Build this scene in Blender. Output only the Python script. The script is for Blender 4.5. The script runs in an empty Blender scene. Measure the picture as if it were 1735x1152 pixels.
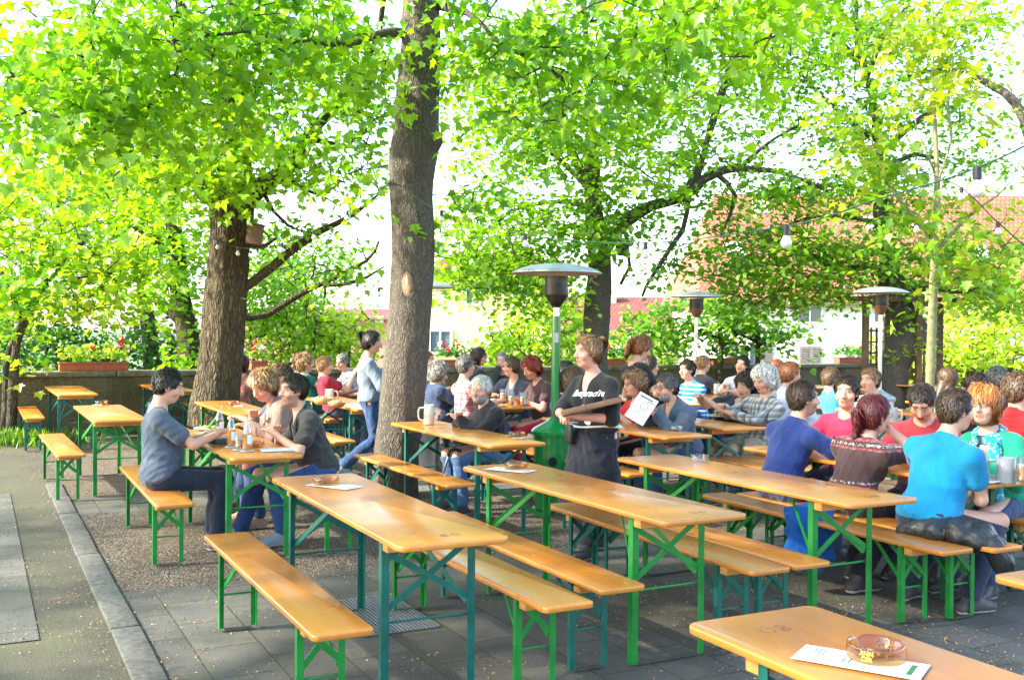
# Beer garden under spring trees. Everything is mesh code and procedural materials.
SUN = (35, -106, 2.9)            # elevation, azimuth (clockwise from straight ahead), strength
SKY, EXPO = .15, 2.55
LEAF_T, LEAF_TINT, LEAF_G, LEAF_TG = .52, (1.0, 1.0, .42), 1.1, 1.9
import bpy, bmesh, math, random
import numpy as np
from mathutils import Vector, Matrix
from mathutils.bvhtree import BVHTree
SC = bpy.context.scene
COL = SC.collection
PI = math.pi
TH = 0.475                       # the rows of tables run at this angle to the view
CT, ST = math.cos(TH), math.sin(TH)
CAM_H, FPX, PITCH, ROLL = 1.658, 1763.0, 0.00828, 0.0077
R3 = np.random.default_rng
# ---------------------------------------------------------------- camera geometry
def _ray(px, py):
    a, b = px - 867.5, py - 576.0
    cr, sr = math.cos(ROLL), math.sin(ROLL)
    u, v = cr * a + sr * b, -sr * a + cr * b
    u, v = u / FPX, -v / FPX
    c, s = math.cos(PITCH), math.sin(PITCH)
    return np.array([u, c + v * s, -s + v * c])
def W(px, py, d):                # a place in the world: seen at that pixel, d metres ahead
    r = _ray(px, py); r = r * (d / r[1])
    return np.array([r[0], r[1], r[2] + CAM_H])
def G(px, py, z=0.0):            # where the sight line meets height z
    r = _ray(px, py); r = r * ((z - CAM_H) / r[2])
    return np.array([r[0], r[1], z])
def ts(t, s, z=0.0):             # row coordinates to world
    return np.array([t * CT - s * ST, t * ST + s * CT, z])
def tos(p):
    return p[0] * CT + p[1] * ST, -p[0] * ST + p[1] * CT
# ---------------------------------------------------------------- objects
def link(o, parent=None):
    COL.objects.link(o)
    if parent is not None: o.parent = parent
    return o
def empty(name, loc=(0, 0, 0), rz=0.0):
    o = bpy.data.objects.new(name, None); COL.objects.link(o)
    o.location = Vector(loc); o.rotation_euler = (0, 0, rz); o.empty_display_size = .1
    return o
def tag(o, label=None, cat=None, group=None, kind=None):
    if label: o['label'] = label
    if cat: o['category'] = cat
    if group: o['group'] = group
    if kind: o['kind'] = kind
    return o
def mesh_np(name, V, F, mats=None, parent=None, smooth=True, fm=None, col=None):
    """V (n,3); F list of face index lists or (m,k) array"""
    me = bpy.data.meshes.new(name)
    V = np.asarray(V, np.float32)
    if isinstance(F, np.ndarray):
        m, k = F.shape
        me.vertices.add(len(V)); me.loops.add(m * k); me.polygons.add(m)
        me.vertices.foreach_set('co', V.ravel())
        me.loops.foreach_set('vertex_index', F.astype(np.int32).ravel())
        me.polygons.foreach_set('loop_start', (np.arange(m) * k).astype(np.int32))
        me.update(calc_edges=True)
    else:
        me.from_pydata([tuple(map(float, v)) for v in V], [], [tuple(f) for f in F])
    if fm is not None: me.polygons.foreach_set('material_index', np.asarray(fm, np.int32))
    if smooth: me.polygons.foreach_set('use_smooth', np.ones(len(me.polygons), bool))
    if col is not None:
        a = me.color_attributes.new('Col', 'FLOAT_COLOR', 'POINT')
        c = np.ones((len(V), 4), np.float32); c[:, :3] = col
        a.data.foreach_set('color', c.ravel())
    for m in (mats if isinstance(mats, (list, tuple)) else [mats]):
        if m is not None: me.materials.append(m)
    me.validate()
    return link(bpy.data.objects.new(name, me), parent)
class MB:
    """collects shapes, then becomes ONE mesh object"""
    def __init__(s): s.V = []; s.F = []; s.M = []
    def add(s, V, F, mi=0):
        o = len(s.V); s.V += [tuple(map(float, v)) for v in V]
        s.F += [tuple(int(i) + o for i in f) for f in F]; s.M += [mi] * len(F); return s
    def box(s, c, d, R=None, mi=0):
        hx, hy, hz = d[0] / 2, d[1] / 2, d[2] / 2
        v = [Vector((x * hx, y * hy, z * hz)) for x in (-1, 1) for y in (-1, 1) for z in (-1, 1)]
        if R is not None: v = [R @ p for p in v]
        v = [p + Vector(c) for p in v]
        return s.add(v, [(0, 1, 3, 2), (4, 6, 7, 5), (0, 4, 5, 1), (2, 3, 7, 6), (0, 2, 6, 4), (1, 5, 7, 3)], mi)
    def bar(s, a, b, w, h, mi=0, up=(0, 0, 1)):
        a, b = Vector(a), Vector(b); d = (b - a).normalized()
        x = d.cross(Vector(up))
        if x.length < 1e-4: x = d.cross(Vector((1, 0, 0)))
        x.normalize(); z = x.cross(d)
        R = Matrix((x, d, z)).transposed()
        return s.box((a + b) / 2, (w, (b - a).length, h), R, mi)
    def tube(s, P, r, n=8, mi=0, cap=True, sq=1.0):
        V, F = tube_np(P, r, n, cap, sq); return s.add(V, F, mi)
    def lathe(s, prof, n=24, c=(0, 0, 0), mi=0, close=False):
        V = []; F = []
        for (r, z) in prof:
            for i in range(n):
                a = 2 * PI * i / n; V.append((c[0] + r * math.cos(a), c[1] + r * math.sin(a), c[2] + z))
        m = len(prof)
        for j in range(m if close else m - 1):
            for i in range(n):
                k = (i + 1) % n; j2 = (j + 1) % m
                F.append((j * n + i, j * n + k, j2 * n + k, j2 * n + i))
        if not close:
            if prof[0][0] > 1e-4: F.append(tuple(range(n))[::-1])
            if prof[-1][0] > 1e-4: F.append(tuple((m - 1) * n + i for i in range(n)))
        return s.add(V, F, mi)
    def prism(s, poly, z0, z1, mi=0):
        n = len(poly)
        V = [(x, y, z0) for x, y in poly] + [(x, y, z1) for x, y in poly]
        F = [tuple(range(n))[::-1], tuple(range(n, 2 * n))] + [(i, (i + 1) % n, n + (i + 1) % n, n + i) for i in range(n)]
        return s.add(V, F, mi)
    def xf(s, M):
        s.V = [tuple(M @ Vector(v)) for v in s.V]; return s
    def build(s, name, mats, parent=None, smooth=False, bevel=0.0, seg=2, auto=None):
        o = mesh_np(name, s.V, s.F, mats, parent, smooth, s.M)
        if bevel:
            bm = bmesh.new(); bm.from_mesh(o.data)
            bmesh.ops.remove_doubles(bm, verts=bm.verts, dist=1e-6)
            es = [e for e in bm.edges if len(e.link_faces) == 2 and e.calc_face_angle(0) > .5]
            bmesh.ops.bevel(bm, geom=es, offset=bevel, segments=seg, affect='EDGES', profile=.5)
            bm.to_mesh(o.data); bm.free()
            o.data.polygons.foreach_set('use_smooth', np.ones(len(o.data.polygons), bool))
            o.data.set_sharp_from_angle(angle=math.radians(50)) if hasattr(o.data, 'set_sharp_from_angle') else None
        elif auto:
            o.data.polygons.foreach_set('use_smooth', np.ones(len(o.data.polygons), bool))
            o.data.set_sharp_from_angle(angle=math.radians(auto))
        return o
def tube_np(P, r, n=8, cap=True, sq=1.0):
    P = np.asarray(P, float); m = len(P)
    r = np.full(m, r, float) if np.isscalar(r) else np.asarray(r, float)
    T = np.gradient(P, axis=0); T /= np.linalg.norm(T, axis=1)[:, None] + 1e-9
    u = np.cross(T[0], (0, 0, 1.0))
    if np.linalg.norm(u) < 1e-3: u = np.cross(T[0], (1.0, 0, 0))
    u /= np.linalg.norm(u); V = []
    for i in range(m):
        u = u - T[i] * (u @ T[i]); u /= np.linalg.norm(u) + 1e-9
        w = np.cross(T[i], u)
        a = np.arange(n) * 2 * PI / n
        V.append(P[i] + r[i] * (np.cos(a)[:, None] * u + sq * np.sin(a)[:, None] * w))
    V = np.concatenate(V)
    F = []
    for j in range(m - 1):
        for i in range(n):
            k = (i + 1) % n; F.append((j * n + i, j * n + k, (j + 1) * n + k, (j + 1) * n + i))
    if cap: F += [tuple(range(n))[::-1], tuple((m - 1) * n + i for i in range(n))]
    return V, F
def spline(P, n):
    """smooth path through the points"""
    P = np.asarray(P, float); m = len(P)
    if m < 3:
        return P[0] + (P[-1] - P[0]) * np.linspace(0, 1, n)[:, None]
    Q = np.vstack([2 * P[0] - P[1], P, 2 * P[-1] - P[-2]])
    x = np.linspace(0, m - 1 - 1e-6, n); i = x.astype(int); f = (x - i)[:, None]
    a, b, c, d = Q[i], Q[i + 1], Q[i + 2], Q[i + 3]
    return .5 * (2 * b + (c - a) * f + (2 * a - 5 * b + 4 * c - d) * f ** 2 + (3 * b - a - 3 * c + d) * f ** 3)
def vnoise(p, seed=0):
    """value noise in 0..1 at points (n,3)"""
    p = np.asarray(p, float); i = np.floor(p).astype(np.int64); f = p - i; f = f * f * (3 - 2 * f)
    out = 0
    for dx in (0, 1):
        for dy in (0, 1):
            for dz in (0, 1):
                h = ((i[:, 0] + dx) * 73856093) ^ ((i[:, 1] + dy) * 19349663) ^ ((i[:, 2] + dz) * 83492791) ^ (seed * 2654435761 + 12345)
                h = (h ^ (h >> 13)) * 1274126177 & 0x7fffffff; h = (h ^ (h >> 16)) & 0xffff
                w = (f[:, 0] if dx else 1 - f[:, 0]) * (f[:, 1] if dy else 1 - f[:, 1]) * (f[:, 2] if dz else 1 - f[:, 2])
                out = out + w * (h / 65535.0)
    return out
# ---------------------------------------------------------------- materials
class NT:
    def __init__(s, name):
        s.m = bpy.data.materials.new(name); s.m.use_nodes = True; s.t = s.m.node_tree
        s.b = s.t.nodes['Principled BSDF']; s.out = s.t.nodes['Material Output']
    def n(s, typ, **k):
        x = s.t.nodes.new(typ)
        for a, v in k.items():
            if a.startswith('i_'):
                x.inputs[a[2:].replace('_', ' ')].default_value = v
            elif a.startswith('in'): x.inputs[int(a[2:])].default_value = v
            else: setattr(x, a, v)
        return x
    def l(s, a, b): s.t.links.new(a, b)
    def coord(s, kind='Object', scale=(1, 1, 1), rot=(0, 0, 0), src=None):
        mp = s.n('ShaderNodeMapping'); mp.inputs['Scale'].default_value = scale; mp.inputs['Rotation'].default_value = rot
        if src is None:
            tc = s.n('ShaderNodeTexCoord'); src = tc.outputs[kind]
        s.l(src, mp.inputs[0]); return mp.outputs[0]
    def noise(s, vec, scale, detail=4, rough=.55, dist=0):
        x = s.n('ShaderNodeTexNoise'); x.inputs['Scale'].default_value = scale; x.inputs['Detail'].default_value = detail
        x.inputs['Roughness'].default_value = rough; x.inputs['Distortion'].default_value = dist
        if vec is not None: s.l(vec, x.inputs['Vector'])
        return x.outputs['Fac']
    def ramp(s, fac, stops, interp='LINEAR'):
        x = s.n('ShaderNodeValToRGB'); e = x.color_ramp; e.interpolation = interp
        while len(e.elements) < len(stops): e.elements.new(.5)
        for el, (p, c) in zip(e.elements, stops):
            el.position = p; el.color = (*c, 1) if len(c) == 3 else c
        s.l(fac, x.inputs[0]); return x.outputs[0]
    def mix(s, fac, a, b, mode='MIX'):
        x = s.n('ShaderNodeMix', data_type='RGBA', blend_type=mode)
        for sock, v in ((x.inputs[0], fac), (x.inputs[6], a), (x.inputs[7], b)):
            if hasattr(v, 'is_linked') or hasattr(v, 'links'): s.l(v, sock)
            elif isinstance(v, (tuple, list)): sock.default_value = (*v, 1) if len(v) == 3 else v
            else: sock.default_value = v
        return x.outputs[2]
    def math(s, op, a, b=0.0, clamp=False):
        x = s.n('ShaderNodeMath', operation=op); x.use_clamp = clamp
        for i, v in enumerate((a, b)):
            if hasattr(v, 'links'): s.l(v, x.inputs[i])
            else: x.inputs[i].default_value = v
        return x.outputs[0]
    def bump(s, h, strength=.5, dist=.01, normal=None):
        x = s.n('ShaderNodeBump'); x.inputs['Strength'].default_value = strength; x.inputs['Distance'].default_value = dist
        s.l(h, x.inputs['Height'])
        if normal is not None: s.l(normal, x.inputs['Normal'])
        return x.outputs[0]
    def set(s, **k):
        for a, v in k.items():
            i = s.b.inputs[a.replace('_', ' ')]
            if hasattr(v, 'links'): s.l(v, i)
            elif isinstance(v, (tuple, list)): i.default_value = (*v, 1) if len(i.default_value) == 4 and len(v) == 3 else v
            else: i.default_value = v
        return s
MATS = {}
def plain(name, col, rough=.5, metal=0.0, var=.12, scale=14, bump=.0, coat=0.0, **k):
    if name in MATS: return MATS[name]
    q = NT(name); v = q.coord()
    n = q.noise(v, scale, 5)
    c2 = tuple(max(0, x * (1 - var)) for x in col); c3 = tuple(min(1, x * (1 + var)) for x in col)
    q.set(Base_Color=q.ramp(n, [(.3, c2), (.7, c3)]), Roughness=rough, Metallic=metal, Coat_Weight=coat, **k)
    if bump: q.set(Normal=q.bump(q.noise(v, scale * 6, 4), bump, .004))
    MATS[name] = q.m
    return q.m
def glass(name, col, rough=.02, gloss=.55):
    """thin glass: lets light straight through and mirrors at grazing angles"""
    if name in MATS: return MATS[name]
    q = NT(name); q.t.nodes.remove(q.b); tr = q.n('ShaderNodeBsdfTransparent'); tr.inputs[0].default_value = (*col, 1)
    gl = q.n('ShaderNodeBsdfGlossy'); gl.inputs['Roughness'].default_value = rough; fr = q.n('ShaderNodeLayerWeight'); fr.inputs[0].default_value = .35
    m = q.n('ShaderNodeMixShader'); q.l(q.math('ADD', q.math('MULTIPLY', fr.outputs['Facing'], gloss), .06), m.inputs[0]); q.l(tr.outputs[0], m.inputs[1]); q.l(gl.outputs[0], m.inputs[2]); q.l(m.outputs[0], q.out.inputs[0])
    MATS[name] = q.m
    return q.m
def m_wood():
    q = NT('varnished_pine'); oi = q.n('ShaderNodeObjectInfo')
    tc = q.n('ShaderNodeTexCoord')
    add = q.n('ShaderNodeVectorMath', operation='ADD'); q.l(tc.outputs['Object'], add.inputs[0])
    off = q.n('ShaderNodeCombineXYZ'); q.l(q.math('MULTIPLY', oi.outputs['Random'], 37.0), off.inputs[0]); q.l(q.math('MULTIPLY', oi.outputs['Random'], 91.0), off.inputs[1])
    q.l(off.outputs[0], add.inputs[1])
    v = q.coord(src=add.outputs[0], scale=(1, .06, 1))
    g = q.noise(v, 30, 8, .6, .8); g2 = q.noise(q.coord(src=add.outputs[0], scale=(1, .15, 1)), 5, 3)
    c = q.ramp(g, [(.25, (.50, .176, .020)), (.5, (.56, .205, .026)), (.75, (.60, .232, .034))])
    c = q.mix(q.math('MULTIPLY', g2, .25), c, (.52, .17, .016))
    blot = q.noise(q.coord(src=add.outputs[0]), 2.2, 3)
    c = q.mix(q.ramp(blot, [(.55, (0, 0, 0)), (.80, (.18, .18, .18))]), c, (.66, .30, .07))
    # scratches, knots and dark specks
    vo = q.n('ShaderNodeTexVoronoi'); q.l(q.coord(src=add.outputs[0], scale=(1, .6, 1)), vo.inputs['Vector']); vo.inputs['Scale'].default_value = 6.5
    c = q.mix(q.ramp(vo.outputs['Distance'], [(.012, (.7, .7, .7)), (.03, (0, 0, 0))]), c, (.16, .07, .02))
    sc = q.noise(q.coord(src=add.outputs[0], scale=(1, .25, 1)), 55, 2)
    c = q.mix(q.ramp(sc, [(.74, (0, 0, 0)), (.80, (.18, .18, .18))]), c, (.85, .6, .3))
    rr = q.ramp(q.noise(q.coord(src=add.outputs[0]), 7, 4), [(.3, (.26, .26, .26)), (.7, (.36, .36, .36))])
    hsv = q.n('ShaderNodeHueSaturation'); q.l(c, hsv.inputs['Color'])
    q.l(q.math('ADD', q.math('MULTIPLY', oi.outputs['Random'], .25), .88), hsv.inputs['Value'])
    q.set(Base_Color=hsv.outputs[0], Roughness=rr, Specular_IOR_Level=.55, Coat_Weight=.40, Coat_Roughness=.15, Normal=q.bump(g, .08, .002))
    return q.m
def m_woodedge():
    q = NT('pine_batten'); g = q.noise(q.coord(scale=(.1, 1, 1)), 30, 6)
    q.set(Base_Color=q.ramp(g, [(.3, (.52, .22, .045)), (.7, (.70, .36, .10))]), Roughness=.45)
    return q.m
def m_paintmetal(name, c):
    q = NT(name); v = q.coord(); n = q.noise(v, 9, 5)
    col = q.ramp(n, [(.3, tuple(x * .8 for x in c)), (.7, tuple(x * 1.15 for x in c))])
    ch = q.noise(v, 46, 3)
    col = q.mix(q.ramp(ch, [(.71, (0, 0, 0)), (.74, (.8, .8, .8))]), col, (.33, .30, .22))
    q.set(Base_Color=col, Roughness=q.ramp(n, [(.3, (.28, .28, .28)), (.7, (.5, .5, .5))]), Normal=q.bump(n, .1, .002))
    return q.m
def m_bark(name, cols, sc=1.0, depth=.03):
    q = NT(name)
    v = q.coord(scale=(1, 1, .16)); d = q.noise(q.coord(), 3 * sc, 4)
    vo = q.n('ShaderNodeTexVoronoi', feature='DISTANCE_TO_EDGE'); vo.inputs['Scale'].default_value = 26 * sc
    ad = q.n('ShaderNodeVectorMath', operation='ADD'); q.l(v, ad.inputs[0])
    nn = q.n('ShaderNodeTexNoise'); nn.inputs['Scale'].default_value = 9 * sc; q.l(q.coord(scale=(1, 1, .4)), nn.inputs['Vector'])
    scl = q.n('ShaderNodeVectorMath', operation='SCALE'); scl.inputs['Scale'].default_value = .09; q.l(nn.outputs['Color'], scl.inputs[0])
    q.l(scl.outputs[0], ad.inputs[1]); q.l(ad.outputs[0], vo.inputs['Vector'])
    edge = q.ramp(vo.outputs['Distance'], [(.0, (0, 0, 0)), (.28, (1, 1, 1))])
    fine = q.noise(q.coord(scale=(1, 1, .5)), 60 * sc, 6, .65)
    hgt = q.math('ADD', edge, q.math('MULTIPLY', fine, .6))
    c = q.ramp(q.math('MULTIPLY', hgt, .62), [(.04, cols[0]), (.45, cols[1]), (.95, cols[2])])
    c = q.mix(q.ramp(d, [(.5, (0, 0, 0)), (.75, (.55, .55, .55))]), c, cols[3])
    li = q.noise(q.coord(), 17 * sc, 5, .7)
    c = q.mix(q.ramp(li, [(.63, (0, 0, 0)), (.7, (.45, .45, .45))]), c, (.30, .32, .25))
    q.set(Base_Color=c, Roughness=.9, Specular_IOR_Level=.2, Normal=q.bump(hgt, .75, depth))
    return q.m
def m_leaf(name, trans=.5, tint=(1.0, .95, .35), gain=1.0, tgain=1.0):
    q = NT(name); q.t.nodes.remove(q.b)
    a = q.n('ShaderNodeAttribute'); a.attribute_name = 'Col'
    c = q.mix(1.0, a.outputs['Color'], (gain, gain, gain), 'MULTIPLY')
    ct = q.mix(1.0, a.outputs['Color'], tuple(x * tgain for x in tint), 'MULTIPLY')
    df = q.n('ShaderNodeBsdfDiffuse'); q.l(c, df.inputs[0])
    tr = q.n('ShaderNodeBsdfTranslucent'); q.l(ct, tr.inputs[0])
    gl = q.n('ShaderNodeBsdfGlossy'); gl.inputs['Roughness'].default_value = .42; gl.inputs[0].default_value = (1, 1, 1, 1)
    m1 = q.n('ShaderNodeMixShader'); m1.inputs[0].default_value = trans; q.l(df.outputs[0], m1.inputs[1]); q.l(tr.outputs[0], m1.inputs[2])
    m2 = q.n('ShaderNodeMixShader'); m2.inputs[0].default_value = .045; q.l(m1.outputs[0], m2.inputs[1]); q.l(gl.outputs[0], m2.inputs[2])
    q.l(m2.outputs[0], q.out.inputs[0])
    return q.m
def fabric(name, col, pat=None, c2=None, c3=None, sc=1.0, rough=.85, wr=.6):
    if name in MATS: return MATS[name]
    q = NT(name); v = q.coord()
    n = q.noise(v, 7, 4); c = q.ramp(n, [(.3, tuple(x * .82 for x in col)), (.7, tuple(min(1, x * 1.12) for x in col))])
    def bands(axis, w, fill, soft=.02):
        sep = q.n('ShaderNodeSeparateXYZ'); q.l(q.coord(), sep.inputs[0])
        f = q.math('FRACT', q.math('MULTIPLY', sep.outputs[axis], 1.0 / w))
        return q.ramp(f, [(0, (1, 1, 1)), (fill, (1, 1, 1)), (min(.99, fill + soft), (0, 0, 0)), (1, (0, 0, 0))])
    if pat == 'hstripe': c = q.mix(bands(2, .042 * sc, .22), c, c2)
    elif pat == 'plaid':
        c = q.mix(q.math('MULTIPLY', bands(2, .06 * sc, .45), .5), c, c2); c = q.mix(q.math('MULTIPLY', bands(0, .055 * sc, .45), .6), c, c2)
        c = q.mix(q.math('MULTIPLY', bands(0, .055 * sc, .12), .7), c, c3); c = q.mix(q.math('MULTIPLY', bands(2, .06 * sc, .12), .5), c, c3)
    elif pat == 'denim':
        f = q.noise(v, 3.5, 3); c = q.mix(q.ramp(f, [(.45, (0, 0, 0)), (.75, (.7, .7, .7))]), c, c2)
    elif pat == 'print':
        vo = q.n('ShaderNodeTexVoronoi'); q.l(v, vo.inputs['Vector']); vo.inputs['Scale'].default_value = 38 / sc
        c = q.mix(q.ramp(vo.outputs['Distance'], [(.28, (1, 1, 1)), (.36, (0, 0, 0))]), c, c2)
        big = q.noise(v, 9 / sc, 2); c = q.mix(q.ramp(big, [(.6, (0, 0, 0)), (.64, (1, 1, 1))]), c, c3)
    elif pat == 'border':
        sep = q.n('ShaderNodeSeparateXYZ'); q.l(q.coord(), sep.inputs[0]); z_ = sep.outputs[2]
        zone = q.ramp(z_, [(0, (1, 1, 1)), (.70, (1, 1, 1)), (.705, (0, 0, 0)), (.905, (0, 0, 0)), (.91, (1, 1, 1)), (1, (1, 1, 1))])
        wv = q.noise(v, 60, 2); zz = q.math('GREATER_THAN', wv, .52)
        b = q.math('MULTIPLY', zone, q.math('MULTIPLY', bands(2, .030, .5), zz)); c = q.mix(b, c, c2); c = q.mix(q.math('MULTIPLY', q.math('MULTIPLY', zone, bands(2, .06, .35)), .7), c, c3)
    w = q.noise(q.coord(scale=(1, 1, .6)), 9, 3, .5, 1.2); fi = q.noise(v, 260, 2)
    q.set(Base_Color=c, Roughness=rough, Sheen_Weight=.15, Specular_IOR_Level=.25, Normal=q.bump(q.math('ADD', w, q.math('MULTIPLY', fi, .05)), wr, .03))
    MATS[name] = q.m
    return q.m
# ---------------------------------------------------------------- setting: ground, kerbs, wall, houses
def sheet(name, t0, t1, s0, s1, z, mat, label=None):
    nt_, ns_ = max(2, int((t1 - t0) / 1.0)), max(2, int((s1 - s0) / 1.0))
    T, S = np.meshgrid(np.linspace(t0, t1, nt_), np.linspace(s0, s1, ns_))
    V = np.c_[T.ravel(), S.ravel(), np.full(T.size, z)]
    i = np.arange((nt_ - 1) * (ns_ - 1)); r, c = i // (nt_ - 1), i % (nt_ - 1); a = r * nt_ + c
    o = mesh_np(name, V, np.c_[a, a + 1, a + nt_ + 1, a + nt_], mat, None, False)
    o.rotation_euler[2] = TH; o['kind'] = 'structure'
    return o
def m_asphalt():
    q = NT('worn_asphalt'); v = q.coord()
    f = q.noise(v, 105, 3, .75); b = q.noise(v, 1.3, 5)
    c = q.ramp(f, [(.3, (.024, .022, .018)), (.52, (.072, .067, .054)), (.72, (.21, .185, .135))])
    c = q.mix(q.ramp(b, [(.4, (0, 0, 0)), (.7, (.5, .5, .5))]), c, (.11, .12, .06))
    q.set(Base_Color=c, Roughness=.95, Specular_IOR_Level=.2, Normal=q.bump(f, .6, .006))
    return q.m
def m_gravel():
    q = NT('fine_gravel'); v = q.coord()
    vo = q.n('ShaderNodeTexVoronoi'); vo.inputs['Scale'].default_value = 85; q.l(v, vo.inputs['Vector'])
    sep = q.n('ShaderNodeSeparateColor'); q.l(vo.outputs['Color'], sep.inputs[0])
    c = q.ramp(sep.outputs[0], [(.0, (.022, .019, .014)), (.35, (.080, .069, .053)), (.65, (.140, .121, .094)), (.85, (.15, .112, .074)), (1, (.32, .295, .25))])
    b = q.noise(v, 1.6, 4); c = q.mix(q.ramp(b, [(.42, (0, 0, 0)), (.7, (.55, .55, .55))]), c, (.13, .095, .06))
    b2 = q.noise(v, 4, 4); c = q.mix(q.ramp(b2, [(.6, (0, 0, 0)), (.75, (.5, .5, .5))]), c, (.20, .145, .08))
    q.set(Base_Color=c, Roughness=.95, Specular_IOR_Level=.2, Normal=q.bump(q.math('SUBTRACT', 1.0, vo.outputs['Distance']), .9, .012))
    return q.m
def m_slab():
    q = NT('concrete_slabs'); v = q.coord(rot=(0, 0, PI / 2))
    br = q.n('ShaderNodeTexBrick'); q.l(v, br.inputs['Vector']); br.offset = .5
    br.inputs['Scale'].default_value = 1.0; br.inputs['Brick Width'].default_value = .5; br.inputs['Row Height'].default_value = .334
    br.inputs['Mortar Size'].default_value = .006; br.inputs['Mortar Smooth'].default_value = .3
    br.inputs['Color1'].default_value = (.078, .077, .067, 1); br.inputs['Color2'].default_value = (.130, .127, .110, 1); br.inputs['Mortar'].default_value = (.055, .06, .02, 1)
    vv = q.coord(); n = q.noise(vv, 3, 5); f = q.noise(vv, 115, 3, .75)
    c = q.mix(q.ramp(n, [(.4, (0, 0, 0)), (.75, (.75, .75, .75))]), br.outputs['Color'], (.052, .050, .041))
    c = q.mix(q.ramp(f, [(.3, (.6, .6, .6)), (.45, (0, 0, 0))]), c, (.022, .021, .018)); c = q.mix(q.ramp(f, [(.55, (0, 0, 0)), (.72, (.65, .65, .65))]), c, (.20, .18, .14))
    st = q.noise(vv, 1.1, 4); c = q.mix(q.ramp(st, [(.55, (0, 0, 0)), (.72, (.5, .5, .5))]), c, (.105, .100, .055))
    h = q.math('ADD', q.math('MULTIPLY', br.outputs['Fac'], -1.0), q.math('MULTIPLY', f, .15))
    q.set(Base_Color=c, Roughness=.85, Specular_IOR_Level=.3, Normal=q.bump(h, .7, .008))
    return q.m
M_SLAB, M_GRAV, M_ASPH = m_slab(), m_gravel(), m_asphalt()
sheet('ground', -60, 60, -60, 17.5, 0, M_ASPH)
sheet('gravel_ground', .80, 34, 6.9, 9.92, .004, M_GRAV)
sheet('gravel_ground', .80, 34, 10.95, 16.2, .004, M_GRAV)
sheet('paving', .80, 14, -6, 6.9, .005, M_SLAB)
sheet('paving', .80, 34, 9.92, 10.95, .006, M_SLAB)
sheet('paving', -.5, .30, 6.04, 11.5, .006, M_SLAB)
low = mesh_np('lower_ground', [(-900, 18, -4.6), (900, 18, -4.6), (900, 1500, -4.6), (-900, 1500, -4.6)], [(0, 1, 2, 3)],
              plain('valley_grass', (.07, .12, .035), .95, var=.4, scale=.3), None, False); low['kind'] = 'structure'
kb = MB()
s = -3.0; rk = random.Random(4)
while s < 11.4:
    L = .92 + rk.random() * .16
    kb.box((.725 + rk.uniform(-.006, .006), s + L / 2, .004 + rk.uniform(0, .006)), (.15, L - .012, .03), Matrix.Rotation(rk.uniform(-.008, .008), 3, 'Z')); s += L
kb_ = kb.build('kerb', plain('kerb_stone', (.085, .084, .072), .9, var=.45, scale=30, bump=.5), None, bevel=.006); kb_.rotation_euler[2] = TH; kb_['kind'] = 'structure'
# drain grate lying in the paving
gp = G(640, 1043); gr = empty('drain_grate', (gp[0], gp[1], .006), TH)
tag(gr, 'rectangular galvanised drain grate in the paving beside the front table leg', 'drain grate')
b = MB(); b.box((0, 0, .002), (.44, .78, .003)); b.build('drain_shade_sheet', plain('pit_shade', (.01, .01, .01), .9), gr)  # flat black sheet: the shade down in the pit is painted
b = MB()
for i in range(20): b.box((-.22 + i * .44 / 19, 0, .008), (.006, .78, .008))
for i in range(34): b.box((0, -.39 + i * .78 / 33, .007), (.44, .005, .006))
b.build('grid', plain('galvanised', (.30, .32, .34), .45, .7), gr)
# the low wall along the terrace
def m_wall():
    q = NT('old_render'); v = q.coord(); f = q.noise(v, 30, 7, .7); n = q.noise(q.coord(scale=(1, 1, .4)), 1.6, 5)
    c = q.ramp(f, [(.3, (.055, .045, .03)), (.5, (.16, .125, .075)), (.7, (.28, .22, .13))])
    c = q.mix(q.ramp(n, [(.45, (0, 0, 0)), (.65, (.75, .75, .75))]), c, (.06, .06, .03))
    q.set(Base_Color=c, Roughness=.95, Specular_IOR_Level=.15, Normal=q.bump(f, .8, .03)); return q.m
wl = empty('garden_wall', (0, 0, 0), TH); tag(wl, 'low dark rendered wall along the back edge of the beer garden', 'wall')
b = MB(); b.box((8, 17.6, -1.85), (56, .34, 5.5)); b.build('wall_body', m_wall(), wl)
b = MB()
for i in range(46): b.box((-20 + i * 1.22 + .6, 17.58, .945), (1.208, .46, .085))
b.build('coping', plain('coping_stone', (.13, .12, .085), .9, var=.5, scale=9, bump=.6), wl, bevel=.012)
# ---------------------------------------------------------------- houses beyond the wall
def m_tiles(name, a, bcol, sc=1.0):
    q = NT(name); v = q.coord('UV')
    br = q.n('ShaderNodeTexBrick'); q.l(v, br.inputs['Vector']); br.inputs['Scale'].default_value = 1.0
    br.inputs['Brick Width'].default_value = .24 * sc; br.inputs['Row Height'].default_value = .34 * sc; br.inputs['Mortar Size'].default_value = .03
    br.inputs['Color1'].default_value = (*a, 1); br.inputs['Color2'].default_value = (*bcol, 1); br.inputs['Mortar'].default_value = (*[x * .35 for x in a], 1)
    n = q.noise(q.coord(), .8, 4); c = q.mix(q.math('MULTIPLY', n, .5), br.outputs['Color'], tuple(x * .6 for x in a))
    q.set(Base_Color=c, Roughness=.85, Normal=q.bump(br.outputs['Fac'], -.6, .05)); return q.m
def quads_uv(name, quads, mat, parent):
    V = []; F = []
    for qd in quads: F.append(tuple(range(len(V), len(V) + len(qd)))); V += [tuple(p) for p in qd]
    o = mesh_np(name, V, F, mat, parent, False); uv = o.data.uv_layers.new(name='UVMap')
    for f in o.data.polygons:
        n = f.normal; x = Vector((0, 0, 1)).cross(n)
        x = x.normalized() if x.length > 1e-3 else Vector((1, 0, 0)); y = n.cross(x)
        for li in f.loop_indices:
            p = o.data.vertices[o.data.loops[li].vertex_index].co; uv.data[li].uv = (p.dot(x), p.dot(y))
    return o
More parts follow.
